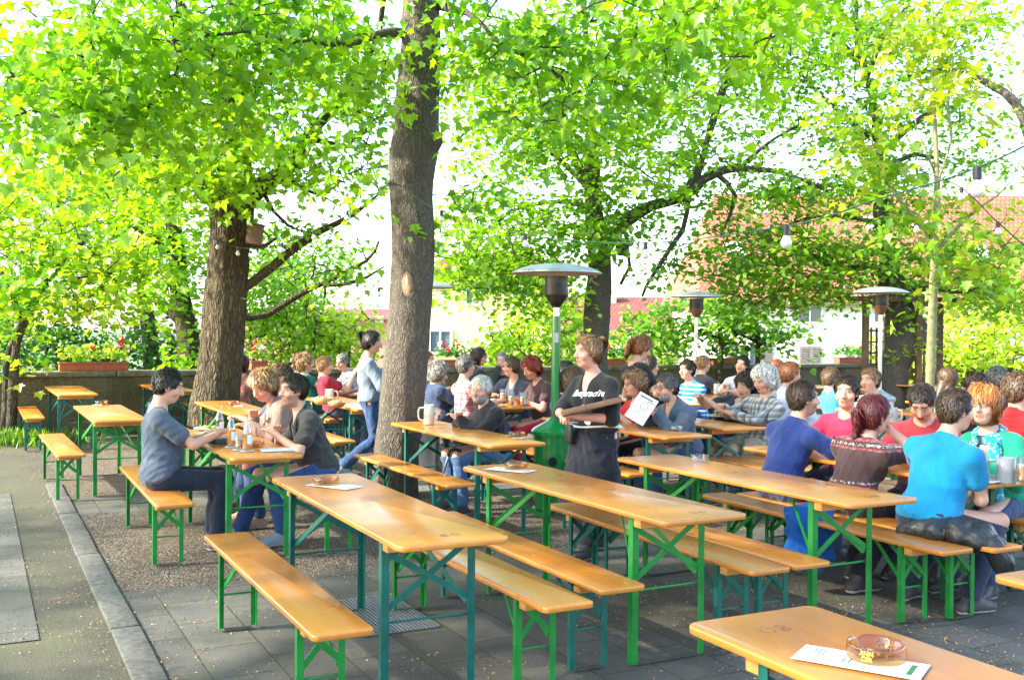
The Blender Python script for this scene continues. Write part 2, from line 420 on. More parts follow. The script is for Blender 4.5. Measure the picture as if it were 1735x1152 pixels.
M_TILE = m_tiles('orange_tiles', (.34, .115, .06), (.44, .17, .09)); M_TILE2 = m_tiles('red_tiles', (.20, .06, .045), (.26, .09, .07))
M_FRAME = plain('window_white', (.8, .8, .78), .5); M_PANE = NT('window_pane'); M_PANE.set(Base_Color=(.10, .13, .16), Roughness=.06, Specular_IOR_Level=.9); M_PANE = M_PANE.m
M_SHUT = plain('shutter_grey', (.24, .20, .19), .6, var=.15, scale=5)
def facade_window(root, x, y, z, w, h, shut=0, closed=False):
    b = MB()
    for sx in (-1, 1): b.box((x + sx * (w / 2 - .05), y - .03, z), (.1, .12, h))
    for sz in (-1, 1): b.box((x, y - .032, z + sz * (h / 2 - .05)), (w - .2, .12, .1))
    b.box((x, y - .025, z), (.07, .1, h - .2)); fr = b.build('window', M_FRAME, root)
    b = MB(); b.box((x, y + .0, z), (w - .18, .03, h - .18)); b.build('pane', M_PANE, fr)
    if shut or closed:
        for sx in (-1, 1):
            sw = w * .5
            cx = x + sx * (w / 2 + sw / 2 + .02) if not closed else x + sx * (sw / 2 + .015)
            b = MB(); b.box((cx, y - (.13 if closed else .06), z), (sw, .05, h))
            for k in range(12): b.box((cx, y - (.165 if closed else .095), z - h / 2 + .12 + k * (h - .24) / 11), (sw - .16, .03, .05), Matrix.Rotation(.5, 3, 'X'))
            b.build('shutter', M_SHUT, root)
def house(name, label, x0, x1, y0, y1, zb, ze, zr, hipl, hipr, wallm, tilem, wins=(), shutw=(), closed=(), ov=.5):
    r = empty(name, ((x0 + x1) / 2, y0, zb)); tag(r, label, 'house', 'houses beyond the garden wall')
    ox, oy, oz = (x0 + x1) / 2, y0, zb; X0, X1, Y1, E, Rr = x0 - ox, x1 - ox, y1 - y0, ze - oz, zr - oz
    b = MB(); b.box((0, Y1 / 2, E / 2), (X1 - X0, Y1, E)); wl_ = b.build('wall', wallm, r)
    ym = Y1 / 2; a0, a1 = X0 - ov, X1 + ov; e = E - .12
    A, B, Cc, D = (a0, -ov, e), (a1, -ov, e), (a1, Y1 + ov, e), (a0, Y1 + ov, e)
    R0, R1 = (X0 + hipl, ym, Rr), (X1 - hipr, ym, Rr)
    rf = quads_uv('roof', [(A, B, R1, R0), (Cc, D, R0, R1), (B, Cc, R1), (D, A, R0), (A, D, Cc, B)], tilem, r)
    b = MB(); b.bar((a0, -ov - .06, e - .02), (a1, -ov - .06, e - .02), .14, .12); b.build('gutter', plain('gutter_zinc', (.2, .15, .12), .5, .4), rf)
    for (px, py, w, h) in wins: p = W(px, py, y0); facade_window(r, p[0] - ox, 0, p[2] - oz, w, h)
    for (px, py, w, h) in shutw: p = W(px, py, y0); facade_window(r, p[0] - ox, 0, p[2] - oz, w, h, 1)
    for (px, py, w, h) in closed: p = W(px, py, y0); facade_window(r, p[0] - ox, 0, p[2] - oz, w, h, 0, True)
    return r, rf, (ox, oy, oz)
wm = plain('white_render', (.80, .77, .68), .9, var=.05, scale=2); ym_ = plain('yellow_render', (.70, .58, .28), .9, var=.05, scale=2)
pk = plain('pink_render', (.42, .24, .19), .9, var=.05, scale=2); crm = plain('cream_render', (.45, .38, .30), .9, var=.06, scale=2)
hr, rf, (ox, oy, oz) = house('white_house', 'large white house with orange tiled roof behind the right hand trees', 9.6, 40, 52, 64, -4.6, 3.3, 9.4, 1.6, 4, wm, M_TILE,
      wins=[(1372, 528, 1.3, 1.2), (1240, 530, 1.3, 1.2), (1500, 528, 1.3, 1.2), (1640, 528, 1.3, 1.2)], shutw=[(1269, 606, 1.15, 1.35), (1463, 606, .9, 1.1)], closed=[(1371, 606, 1.05, 1.2), (1600, 606, 1.05, 1.2)])
for px, py in ((1291, 352), (1247, 424), (1560, 385), (1480, 380), (1660, 430)):       # roof windows lie on the slope
    p0, d_ = np.array([0, 0, CAM_H]), _ray(px, py); sl = (9.4 - 3.18) / 6.5; k = (3.18 - CAM_H - sl * 51.5) / (d_[2] - sl * d_[1]); p = p0 + d_ * k
    Rm = Matrix.Rotation(math.atan(sl), 3, 'X'); b = MB(); b.box(Vector((p[0] - ox, p[1] - oy, p[2] - oz)) + Rm @ Vector((0, 0, .06)), (.9, 1.1, .1), Rm); sk = b.build('roof_window', M_FRAME, rf)
house('yellow_house', 'pale yellow house with white window frames behind the big trunk', -4.1, 2.0, 48, 55, -4.6, 4.5, 5.6, 1.5, 1.5, ym_, M_TILE2,
      wins=[(801, 503, .75, .8), (746, 579, 1.1, 1.15), (846, 579, 1.1, 1.15), (880, 503, .75, .8)], shutw=[])
r_, rf2, (ox, oy, oz) = house('red_roofed_house', 'long low house with dull red roof and chimney, centre distance', 0.4, 15, 60, 70, -4.6, 1.55, 3.85, 2, 2, crm, M_TILE2, wins=[(985, 600, 1.6, 1.1), (1090, 590, 1.2, 1.1)])
b = MB(); b.box((6.15 - ox, 4.3, 3.5 - oz), (.5, .5, 1.5)); b.build('chimney', crm, rf2)
house('pink_house', 'small pink house with flat eaves at the left of the big trunk', -16, -6.8, 62, 70, -4.6, 2.5, 3.0, 1, 1, pk, M_TILE2, wins=[(643, 541, .5, .4)])
# ---------------------------------------------------------------- beer tables and benches
M_WOOD, M_BAT = m_wood(), m_woodedge()
LEGC = {'teal': m_paintmetal('teal_paint', (.004, .115, .088)), 'green': m_paintmetal('green_paint', (.008, .21, .03)), 'dark': m_paintmetal('dark_green_paint', (.006, .085, .04))}
M_FOOT = plain('foot_steel', (.09, .085, .07), .6, .5, var=.4)
def rrect(w, l, r, n=6):
    P = []
    for cx, cy, a0 in ((w / 2 - r, l / 2 - r, 0), (-w / 2 + r, l / 2 - r, 90), (-w / 2 + r, -l / 2 + r, 180), (w / 2 - r, -l / 2 + r, 270)):
        for i in range(n + 1):
            a = math.radians(a0 + 90 * i / n); P.append((cx + r * math.cos(a), cy + r * math.sin(a)))
    return P
def furniture(kind, color):
    tb = kind == 'table'
    w, z, ly, lx = (.51, .77, .775, .205) if tb else (.255, .474, .775, .088)
    r = empty('beer_table' if tb else 'beer_bench'); lm = LEGC[color]
    b = MB(); b.prism(rrect(w, 2.2, .045 if tb else .03), z - .027, z); top = b.build('tabletop' if tb else 'seat', M_WOOD, r, bevel=.006)
    for sy in (-1, 1):
        b = MB(); b.box((0, sy * (ly + .05), z - .052), (w - .07, .06, .049)); b.build('batten', M_BAT, top, bevel=.004)
    zt = z - .03; q = .036 if tb else .03; th_ = .005
    for sy in (-1, 1):
        for sx in (-1, 1):
            b = MB(); x0 = sx * lx; y0 = sy * ly
            b.box((x0, y0 + sy * q / 2, zt / 2 + .006), (q, th_, zt - .012)); b.box((x0 + sx * (q / 2 - th_ / 2), y0, zt / 2 + .006), (th_, q, zt - .012))
            b.build('leg', lm, r)
        b = MB(); h1, h2 = (zt - .06, zt - .29) if tb else (zt - .03, zt - .17)
        b.bar((-lx + .01, sy * (ly + .012), h1), (lx - .01, sy * (ly + .012), h2), .005, .028)
        b.bar((lx - .01, sy * (ly + .005), h1 + .02), (-lx + .01, sy * (ly + .005), h2 - .02), .005, .028)
        ins = .36 if tb else .24
        b.bar((-lx + .01, sy * (ly - .01), h2 - .03), (-.04, sy * (ly - ins), zt - .012), .005, .026); b.bar((lx - .01, sy * (ly - .01), h2 - .03), (.04, sy * (ly - ins), zt - .012), .005, .026)
        b.build('cross_brace', lm, r)
        b = MB(); zr = .37 if tb else .20
        b.tube([(-lx + .01, sy * (ly - .004), zr), (lx - .01, sy * (ly - .004), zr)], .006, 8); b.build('stretcher', lm, r)
        b = MB(); b.box((0, sy * ly, .009), (2 * lx - q, .03, .006)); b.build('foot_bar', M_FOOT, r)
        b = MB(); b.box((0, sy * (ly - ins), zt - .004), (.12, .05, .006)); b.build('hinge', M_FOOT, r)
    return r
def copy_tree(o, parent=None):
    c = o.copy(); COL.objects.link(c); c.parent = parent
    for ch in list(o.children): copy_tree(ch, c)
    return c
PROTO = {}
def place(kind, color, t, s, label, th=TH, z=.008):
    k = (kind, color)
    if k not in PROTO: o = PROTO[k] = furniture(kind, color)
    else: o = copy_tree(PROTO[k])
    p = ts(t, s); o.location = (p[0], p[1], z); o.rotation_euler = (0, 0, th)
    tag(o, label, 'table' if kind == 'table' else 'bench', 'beer tables in rows' if kind == 'table' else 'beer benches along the tables')
    return o
TB = {}
for key, c, t, s, th, lab in (
    ('T1', 'teal', 1.80, 5.06, .462, 'empty beer table with teal legs in front of the big trunk, ashtray at far end'),
    ('T2', 'green', 3.08, 5.07, .495, 'empty beer table in the middle with bright green legs and a brown ashtray on paper'),
    ('T3', 'green', 4.26, 5.07, .486, 'long empty beer table with clear glass ashtray in front of the navy T-shirt man'),
    ('T4', 'teal', 2.16, 1.46, .471, 'nearest beer table at the bottom right corner with ashtray on a menu slip'),
    ('T5', 'teal', 3.57, 1.49, .475, 'beer table cut by the right edge, only its rounded corner showing'),
    ('T6', 'dark', 5.53, 5.26, .475, 'beer table with dark green legs between turquoise shirt man and ginger woman'),
    ('T8', 'teal', 5.40, 8.27, .473, 'beer table in front of the man reading a menu'),
    ('T9', 'teal', 6.38, 8.70, .475, 'beer table with plate and stone mug before the white haired man'),
    ('T10', 'teal', 3.77, 8.29, .472, 'beer table with stone mug and ashtray before the old man in black jacket'),
    ('T11', 'green', 1.81, 8.28, .467, 'beer table with juice bottles between the three people at left'),
    ('T12', 'green', 2.60, 11.91, .475, 'empty beer table with ashtray beside the thick left tree trunk'),
    ('T13', 'green', 1.23, 11.66, .480, 'empty beer table with ashtray behind the blue-grey shirt man'),
    ('T14', 'teal', 1.18, 16.0, .49, 'farthest left beer table, weathered, up against the dark wall'),
    ('T15', 'teal', 2.54, 16.35, .475, 'beer table against the wall, left of the thick tree trunk'),
    ('T16', 'teal', 4.02, 12.19, .464, 'beer table with bread bowl and basket beside the woman with the hair bun'),
    ('T17', 'green', 4.75, 14.7, .475, 'beer table with glasses before the man in maroon T-shirt'),
    ('T18', 'teal', 5.58, 11.82, .475, 'beer table with glasses of beer before the red haired woman'),
    ('T20', 'teal', 7.80, 11.4, .475, 'beer table in front of the man in striped blue polo shirt'),
    ('T22', 'teal', 9.10, 11.4, .475, 'beer table with stone mug before the man leaning in white shirt'),
    ('T24', 'green', 7.90, 8.30, .475, 'beer table between two men in white shirts'),
    ('T25', 'green', 9.45, 8.6, .475, 'beer table beside the light blue shirt man'),
    ('T26', 'green', 11.2, 8.8, .475, 'beer table beside the long haired woman in grey jacket'),
    ('T27', 'dark', 12.6, 13.2, .475, 'pale beer table near the wall by the right trellis'),
    ('T28', 'dark', 14.6, 12.6, .475, 'pale beer table near the wall at the far right'),
): TB[key] = (place('table', c, t, s, lab, th), t, s)
for c, t, s, th, lab in (
    ('green', 1.28, 4.99, .473, 'empty bench with bright green legs, nearest at left, set alone'),
    ('green', 2.28, 4.96, .474, 'empty bench with green legs just right of the teal legged table'),
    ('teal', 2.66, 5.12, .475, 'empty bench with teal legs left of the middle green legged table'),
    ('teal', 3.555, 5.11, .455, 'front empty bench of the touching pair with dark teal legs'),
    ('teal', 3.835, 5.12, .455, 'rear empty bench of the touching pair with dark teal legs'),
    ('green', 4.80, 5.03, .46, 'bench with the black leather jacket lying on its near end'),
    ('green', 5.10, 4.96, .475, 'bench carrying the navy T-shirt man, the tunic woman and the turquoise man'),
    ('dark', 6.02, 5.26, .475, 'bench under the ginger woman and the man in pink T-shirt'),
    ('green', 1.20, 8.33, .465, 'bench under the man in blue-grey shirt'),
    ('green', 2.42, 8.30, .470, 'bench under the curly blond woman and the dark shirted man'),
    ('teal', 3.31, 8.37, .48, 'empty bench passing behind the big trunk before the old man'),
    ('teal', 4.27, 8.28, .475, 'bench under the old man in the black jacket'),
    ('teal', 4.92, 8.30, .475, 'bench under the person in blue sweater behind the waitress'),
    ('teal', 5.92, 8.30, .475, 'bench under the red top woman and the menu reader'),
    ('teal', 6.54, 7.24, .475, 'empty bench in front of khaki trouser legs, rear of two'),
    ('teal', 6.24, 6.85, .475, 'empty bench in front of khaki trouser legs, front of two'),
    ('teal', 6.90, 8.66, .475, 'bench under the white haired man in checked shirt'),
    ('green', .76, 11.53, .495, 'empty short looking bench at left beside the table with ashtray'),
    ('teal', .67, 16.02, .477, 'weathered bench by the small tree at the far left'),
    ('teal', 3.03, 16.3, .475, 'bench against the wall behind the left tree trunk'),
    ('green', 2.10, 11.95, .475, 'empty bench left of the table beside the thick trunk'),
    ('teal', 3.47, 11.70, .475, 'bench in front of the table with bread bowl'),
    ('teal', 4.25, 14.4, .475, 'bench under the man in maroon T-shirt'),
    ('teal', 5.22, 14.9, .475, 'bench under the grey haired man in plaid shirt'),
    ('teal', 5.06, 11.75, .475, 'bench under the red checked shirt man'),
    ('teal', 6.10, 11.55, .475, 'bench under the red haired woman in brown'),
    ('teal', 8.30, 11.3, .475, 'bench under the man in striped polo shirt'),
    ('teal', 9.60, 11.4, .475, 'bench under the man leaning over in white shirt'),
    ('green', 7.40, 8.5, .475, 'bench under the reddish haired man in white shirt'),
    ('green', 8.42, 8.2, .475, 'bench under the fair man facing left in white shirt'),
    ('green', 8.95, 8.9, .475, 'bench under the light blue shirt man'),
    ('green', 10.75, 8.9, .475, 'bench under the long haired woman in grey jacket'),
    ('dark', 6.55, 4.95, .475, 'bench under the person in red jacket at the right edge'),
    ('dark', 12.1, 13.0, .475, 'bench before the pale table near the right trellis'),
): place('bench', c, t, s, lab, th)
# ---------------------------------------------------------------- trees
M_BARKA = m_bark('bark_dark', [(.030, .024, .018), (.082, .066, .051), (.14, .117, .094), (.10, .08, .058)], 1.55, .022)
M_BARKG = m_bark('bark_grey', [(.050, .042, .033), (.112, .096, .076), (.165, .145, .118), (.125, .105, .08)], 1.8, .014)
M_BARKB = m_bark('bark_warm', [(.022, .017, .010), (.074, .058, .036), (.135, .11, .068), (.086, .076, .034)], 1.1, .03)
M_BARKC = m_bark('bark_thin', [(.02, .016, .013), (.075, .062, .05), (.15, .125, .1), (.09, .08, .045)], 1.3, .02)
M_SAPL = plain('sapling_bark', (.22, .22, .10), .8, var=.3, scale=20, bump=.3)
M_LEAF = m_leaf('leaf', LEAF_T, LEAF_TINT, LEAF_G, LEAF_TG)
MAPLE = np.array([(0, 0), (.14, .02), (.45, .04), (.34, .23), (.60, .50), (.33, .48), (.19, .62), (0, 1.0), (-.19, .62), (-.33, .48), (-.60, .50), (-.34, .23), (-.45, .04), (-.14, .02)])
OVAL = np.array([(0, 0), (.30, .14), (.42, .42), (.26, .74), (0, 1.0), (-.26, .74), (-.42, .42), (-.30, .14)])
SMALL = np.array([(0, 0), (.36, .32), (.24, .74), (0, 1.0), (-.24, .74), (-.36, .32)])
TINY = np.array([(0, 0), (.40, .45), (0, 1.0), (-.40, .45)])
def leaf_mesh(name, C, N, D, S, col, shape, parent, mat=None):
    """C centre, N normal, D tip direction, S size: every leaf one small face"""
    n, k = len(C), len(shape)
    N = N / (np.linalg.norm(N, axis=1)[:, None] + 1e-9)
    D = D - N * (D * N).sum(1)[:, None]; D = D / (np.linalg.norm(D, axis=1)[:, None] + 1e-9); X = np.cross(D, N)
    x, y = shape[:, 0], shape[:, 1] - .5
    zz = np.abs(x) * .42 - .55 * (x ** 2) - .30 * (y ** 2) + .02                # folded along the midrib, tips drooping
    V = C[:, None, :] + S[:, None, None] * (x[None, :, None] * X[:, None, :] + y[None, :, None] * D[:, None, :] + (zz[None, :, None] * np.random.default_rng(n).uniform(.3, 1.5, n)[:, None, None]) * N[:, None, :])
    a = (np.arange(n) * k)[:, None]; hk = k // 2; F = np.concatenate([a + np.arange(hk + 1)[None], a + np.r_[np.arange(hk, k), 0][None]])
    return mesh_np(name, V.reshape(-1, 3), F, mat or M_LEAF, parent, False, None, np.repeat(col, k, axis=0))
def limb_path(pts, d_default):
    """[(px,py,halfwidth_px[,depth])] -> smooth world path + radii"""
    P = []; R = []
    for q in pts:
        d = q[3] if len(q) > 3 else d_default
        P.append(W(q[0], q[1], d)); R.append(q[2] * d / FPX)
    return np.array(P), np.array(R)
def limb_mesh(mb, P, R, n=10, seg=.25, wob=.0, seed=0, bumps=(), disp=0.0):
    L = np.linalg.norm(np.diff(P, axis=0), axis=1).sum(); m = max(4, int(L / seg))
    Q = spline(P, m); r = np.interp(np.linspace(0, 1, m), np.linspace(0, 1, len(R)), R)
    if wob: Q = Q + (np.stack([vnoise(Q * 1.7 + k * 31, seed) for k in range(3)], 1) - .5) * wob
    V, F = tube_np(Q, r, n)
    if disp or bumps:
        ci = np.repeat(Q, n, axis=0); rad = V - ci; rl = np.linalg.norm(rad, axis=1)[:, None]; u = rad / (rl + 1e-9)
        dd = (vnoise(V * np.array([5, 5, 1.6]), seed + 5) - .5) * disp * 1.6 + (vnoise(V * np.array([16, 16, 4.0]), seed + 6) - .5) * disp * .7
        ridge = np.abs(vnoise(V * np.array([34, 34, 3.2]), seed + 7) - .5) * 2
        dd = dd + (ridge - .5) * disp * .55
        for (c, amp, sg) in bumps: dd = dd + amp * np.exp(-((V - np.array(c)) ** 2).sum(1) / (2 * sg * sg))
        V = V + u * dd[:, None]
    mb.add(V, F); return Q, r
def make_tree(name, label, limbs, d0, bark, blobs, leafsize, shape, c1, c2, seed, cat='tree', group='trees of the beer garden', droop=.35, tilt=.55, spray_r=.30, per=11, thick=12, trunk_disp=.02, seg=.25, bumps=(), twig_r=.008, maxtwig=2.2, dens=1.0, mat=None, base=None, flat=.25):
    """limbs[0] is the trunk; blobs: (px, py, depth, rx px, ry px, rz m, leaves)"""
    rg = R3(seed); rnd = random.Random(seed)
    P0, R0 = limb_path(limbs[0], d0) if not isinstance(limbs[0], tuple) else limbs[0]
    bp = P0[0] if base is None else np.array(base)
    root = empty(name, (bp[0], bp[1], bp[2])); tag(root, label, cat, group); off = bp
    mb = MB(); Q, r = limb_mesh(mb, P0, R0, thick, seg, 0, seed, bumps, trunk_disp); nodes = [Q]; nr = [r]
    mb.V = [tuple(np.array(v) - off) for v in mb.V]; tr = mb.build('trunk', bark, root, smooth=True)
    mb = MB()
    for lb in limbs[1:]:
        P, R = limb_path(lb, d0) if not isinstance(lb, tuple) else lb
        Q, r = limb_mesh(mb, P, R, 8, .22, .16, seed + len(nodes), disp=.01); nodes.append(Q); nr.append(r)
    cen, S_, Lf = [], [], []
    for (px, py, d, rx, ry, rz, n) in blobs:
        if d < 0: c, k = np.array([px, py, -d]), 1.0
        else: c, k = W(px, py, d), d / FPX
        m = max(1, int(n * dens / per))
        u = rg.normal(size=(m, 3)); u /= np.linalg.norm(u, axis=1)[:, None]; u *= (rg.random(m) ** .45)[:, None]
        cen.append(c + u * np.array([rx * k, rz, ry * k]))
    cen = np.concatenate(cen) if cen else np.zeros((0, 3))
    pts = np.concatenate(nodes); 
    # twigs: grow from the limbs outwards
    if len(cen):
        dist = np.array([np.min(np.linalg.norm(pts - c, axis=1)) for c in cen]); order = np.argsort(dist)
        pool = [p for p in pts[::2]]; outv = np.zeros((len(cen), 3))
        for i in order:
            A = np.array(pool); dd = np.linalg.norm(A - cen[i], axis=1); j = int(np.argmin(dd + .25 * np.maximum(0, A[:, 2] - cen[i][2]))); a = A[j]; L = dd[j]
            outv[i] = cen[i] - a
            if L < maxtwig and L > .05:
                mid = (a + cen[i]) / 2 + rg.normal(size=3) * L * .10 + np.array([0, 0, L * .08]); q = spline([a, mid, cen[i]], 5)
                mb.add(*tube_np(q, np.linspace(twig_r * (1 + L * .8), twig_r * .45, 5), 4, False)); pool += [q[2], q[3], q[4]]
        mb.V = [tuple(np.array(v) - off) for v in mb.V]; mb.build('branches', bark, root, smooth=True)
        m = len(cen); k = rg.poisson(per, m).clip(3)
        idx = np.repeat(np.arange(m), k); n = len(idx)
        out = outv[idx]; out /= np.linalg.norm(out, axis=1)[:, None] + 1e-6
        off2 = rg.normal(size=(n, 3)) * np.array([1, 1, flat]) * spray_r * .62
        plane = np.stack([rg.normal(0, .22, m), rg.normal(0, .22, m)], 1)[idx]
        off2[:, 2] += off2[:, 0] * plane[:, 0] + off2[:, 1] * plane[:, 1] - droop * (off2[:, 0] ** 2 + off2[:, 1] ** 2) / spray_r * .8
        C = cen[idx] + off2
        N = np.array([0, 0, 1.0]) + rg.normal(size=(n, 3)) * tilt + np.c_[off2[:, :2] * .8 / spray_r * droop, np.zeros(n)]
        D = off2 / spray_r + out * .4 + rg.normal(size=(n, 3)) * .35 + np.array([0, 0, -droop])
        S = leafsize * rg.uniform(.62, 1.15, n)
        f = (.55 * vnoise(C * .9, seed) + .45 * rg.random(n))[:, None]; f = np.clip((f - .25) / .5, 0, 1)
        col = np.array(c1) * (1 - f) + np.array(c2) * f; col = col * rg.uniform(.85, 1.12, (n, 1))
        leaf_mesh('crown', C - off, N, D, S, col, shape, root, mat)
    return root, tr
YG1, YG2 = (.075, .235, .008), (.255, .43, .010)        # spring green, yellow green
DG1, DG2 = (.035, .12, .012), (.13, .28, .02)
OR1, OR2 = (.13, .31, .012), (.31, .35, .018)
gA = G(668, 836); trunkA_limb = [(668, 846, 43), (670, 815, 40), (673, 760, 38), (681, 690, 38.5), (690, 600, 37), (697, 520, 36), (700, 430, 35), (699, 330, 36), (702, 270, 38), (706, 215, 37), (709, 150, 36), (713, 80, 33), (714, 10, 32), (716, -80, 31), (720, -300, 28), (730, -560, 20), (735, -800, 12)]
kn = W(735, 238, 10.3)
treeA, trA = make_tree('tree', 'big foreground tree trunk with a pale oval scar and a knot', [trunkA_limb,
    [(690, 62, 9), (640, 62, 7, 10.1), (590, 74, 6, 9.8), (520, 76, 4.5, 9.4), (440, 70, 3.5, 9), (300, 67, 2, 8.5), (180, 50, 1.5, 8)],
    [(740, 10, 8), (800, 45, 5, 10), (870, 90, 4, 9.6), (960, 140, 3, 9.2)], [(720, -250, 14), (500, -330, 9, 9), (250, -250, 6, 8), (0, -100, 4, 7.5)],
    [(725, -300, 14), (950, -330, 9, 9), (1150, -200, 6, 8.2), (1330, -60, 4, 7.6)], [(728, -400, 10), (700, -700, 7, 8), (600, -900, 5, 6.5)], [(728, -420, 10), (1000, -650, 7, 9), (1400, -600, 5, 9)]],
    10.4, M_BARKG, [
    (90, 130, 8.2, 190, 110, .9, 330), (250, 90, 8.6, 190, 90, .9, 330), (430, 60, 9.2, 190, 80, .8, 300), (600, 90, 9.8, 110, 80, .7, 200), (190, 200, 8.2, 160, 75, .7, 230), (330, 160, 8.8, 130, 80, .7, 200),
    (60, 250, 8.0, 100, 80, .5, 60), (800, 60, 9.8, 90, 90, .8, 170), (900, 140, 9.4, 110, 90, .7, 150), (1010, 60, 8.8, 130, 80, .8, 190), (1140, 40, 8.2, 120, 70, .8, 170), (1290, 10, 7.8, 120, 55, .8, 120), (1080, 180, 8.8, 90, 70, .5, 60), (1230, 110, 8.0, 70, 50, .5, 45),
    (300, -150, 8.5, 500, 130, 2.0, 900), (900, -200, 8.5, 500, 130, 2.0, 700), (1400, -150, 8.2, 300, 120, 1.8, 400), (640, 300, 10.6, 60, 50, .4, 40), (770, 330, 10.8, 70, 50, .4, 55), (760, 420, 10.8, 40, 40, .3, 20)],
    .116, MAPLE, YG1, YG2, 11, droop=.75, tilt=.85, spray_r=.36, per=17, dens=1.9, thick=72, trunk_disp=.015, seg=.05, bumps=[(kn, .085, .075), (W(672, 155, 10.2), .03, .07), (W(680, 255, 10.2), .04, .2)], maxtwig=2.0)
def patch_on(obj, name, px, py, d, rx, ry, mat, parent, lift=.004, seed=1):
    """a patch of bare wood following the trunk's surface"""
    deps = bpy.context.evaluated_depsgraph_get(); bvh = BVHTree.FromObject(obj, deps); mw = obj.parent.location if obj.parent else Vector()
    V = []; F = []; n = 20; rings = 5; rg = R3(seed)
    wob = 1 + .12 * (rg.random(n) - .5)
    for j in range(rings + 1):
        for i in range(n):
            a = 2 * PI * i / n; f = j / rings; w_ = np.array(W(px + rx * f * math.cos(a) * wob[i], py + ry * f * math.sin(a) * wob[i], d - 2))
            src = Vector((w_[0], w_[1], w_[2])); hit = bvh.ray_cast(src - mw, Vector(_ray(px, py)).normalized())
            V.append((hit[0] + hit[1] * lift * (1 - .9 * f ** 4)) if hit[0] else Vector(W(px, py, d)) - mw)
    for j in range(rings):
        for i in range(n): k = (i + 1) % n; F.append((j * n + i, j * n + k, (j + 1) * n + k, (j + 1) * n + i))
    return mesh_np(name, [tuple(v) for v in V], F, mat, parent, True)
sc_ = patch_on(trA, 'bark_scar', 690, 481, 10.4, 11, 25, plain('bare_wood', (.26, .16, .09), .8, var=.3, scale=30, bump=.5), trA, .006)
patch_on(trA, 'bare_core', 690, 476, 10.4, 3.6, 13, plain('bare_core', (.42, .38, .28), .7, var=.2, scale=30), sc_, .010)
treeB, trB = make_tree('tree', 'thick left tree trunk dividing in two, with a nest box on it', [
    [(362, 722, 40), (364, 690, 39.5), (369, 640, 38), (377, 560, 35), (383, 480, 33), (389, 400, 34), (393, 345, 36), (398, 300, 27), (402, 220, 22), (404, 130, 18), (400, 40, 14), (395, -80, 10), (390, -250, 7)],
    [(398, 370, 22), (425, 335, 19), (455, 312, 15), (492, 278, 13), (530, 218, 11), (562, 178, 9), (606, 130, 7), (640, 60, 5, 13.5), (660, -40, 4, 13)],
    [(398, 492, 9), (425, 470, 8.5), (470, 440, 8), (520, 410, 7), (570, 382, 6), (605, 360, 4, 13.5), (640, 330, 2, 13.4)], [(405, 440, 4), (425, 422, 5), (448, 425, 4.5), (470, 412, 2.5)],
    [(370, 345, 16), (345, 330, 10), (320, 305, 8), (280, 270, 6, 14.5), (220, 220, 4, 15)], [(402, 180, 12), (450, 130, 7), (500, 60, 5), (540, -40, 4)], [(402, 120, 10), (340, 60, 6), (280, -20, 4)],
    [(400, 530, 6, 14.6), (440, 535, 5, 15), (500, 500, 6, 15.3), (545, 482, 5.5, 15.3), (590, 466, 4.5, 15.3), (628, 440, 3, 15.2), (640, 412, 2, 15.2)], [(545, 482, 4, 15.3), (600, 475, 3, 15.3), (650, 450, 2, 15.2)], [(490, 300, 5), (540, 330, 2.5), (565, 350, 1.5)], [(520, 235, 6), (570, 240, 4), (620, 250, 2)], [(450, 315, 5), (480, 370, 2.5), (520, 390, 1.5)]],
    14.0, M_BARKB, [
    (420, 60, 13.5, 180, 90, 1.5, 650), (560, 100, 13.2, 110, 110, 1.2, 480), (300, 190, 13.2, 160, 100, 1.4, 560), (440, 230, 12.8, 120, 80, 1.2, 420), (560, 280, 13.2, 90, 60, 1.0, 230), (250, 300, 13.2, 140, 60, 1.2, 330), (150, 120, 13, 150, 110, 1.4, 460), (620, 180, 13.2, 60, 80, .8, 170),
    (500, 400, 14.0, 70, 40, .7, 90), (560, 440, 15.0, 80, 35, .7, 80), (350, 275, 12.6, 90, 35, .8, 130), (380, -140, 13.5, 400, 130, 3, 1100), (390, 310, 12.7, 70, 30, .5, 90)],
    .122, MAPLE, YG1, YG2, 12, thick=56, trunk_disp=.045, seg=.07, droop=.6, tilt=.65, spray_r=.38, per=16, dens=1.6, twig_r=.010, maxtwig=2.6, bumps=[(W(395, 335, 13.8), .05, .2), (W(352, 705, 13.8), .04, .2)])
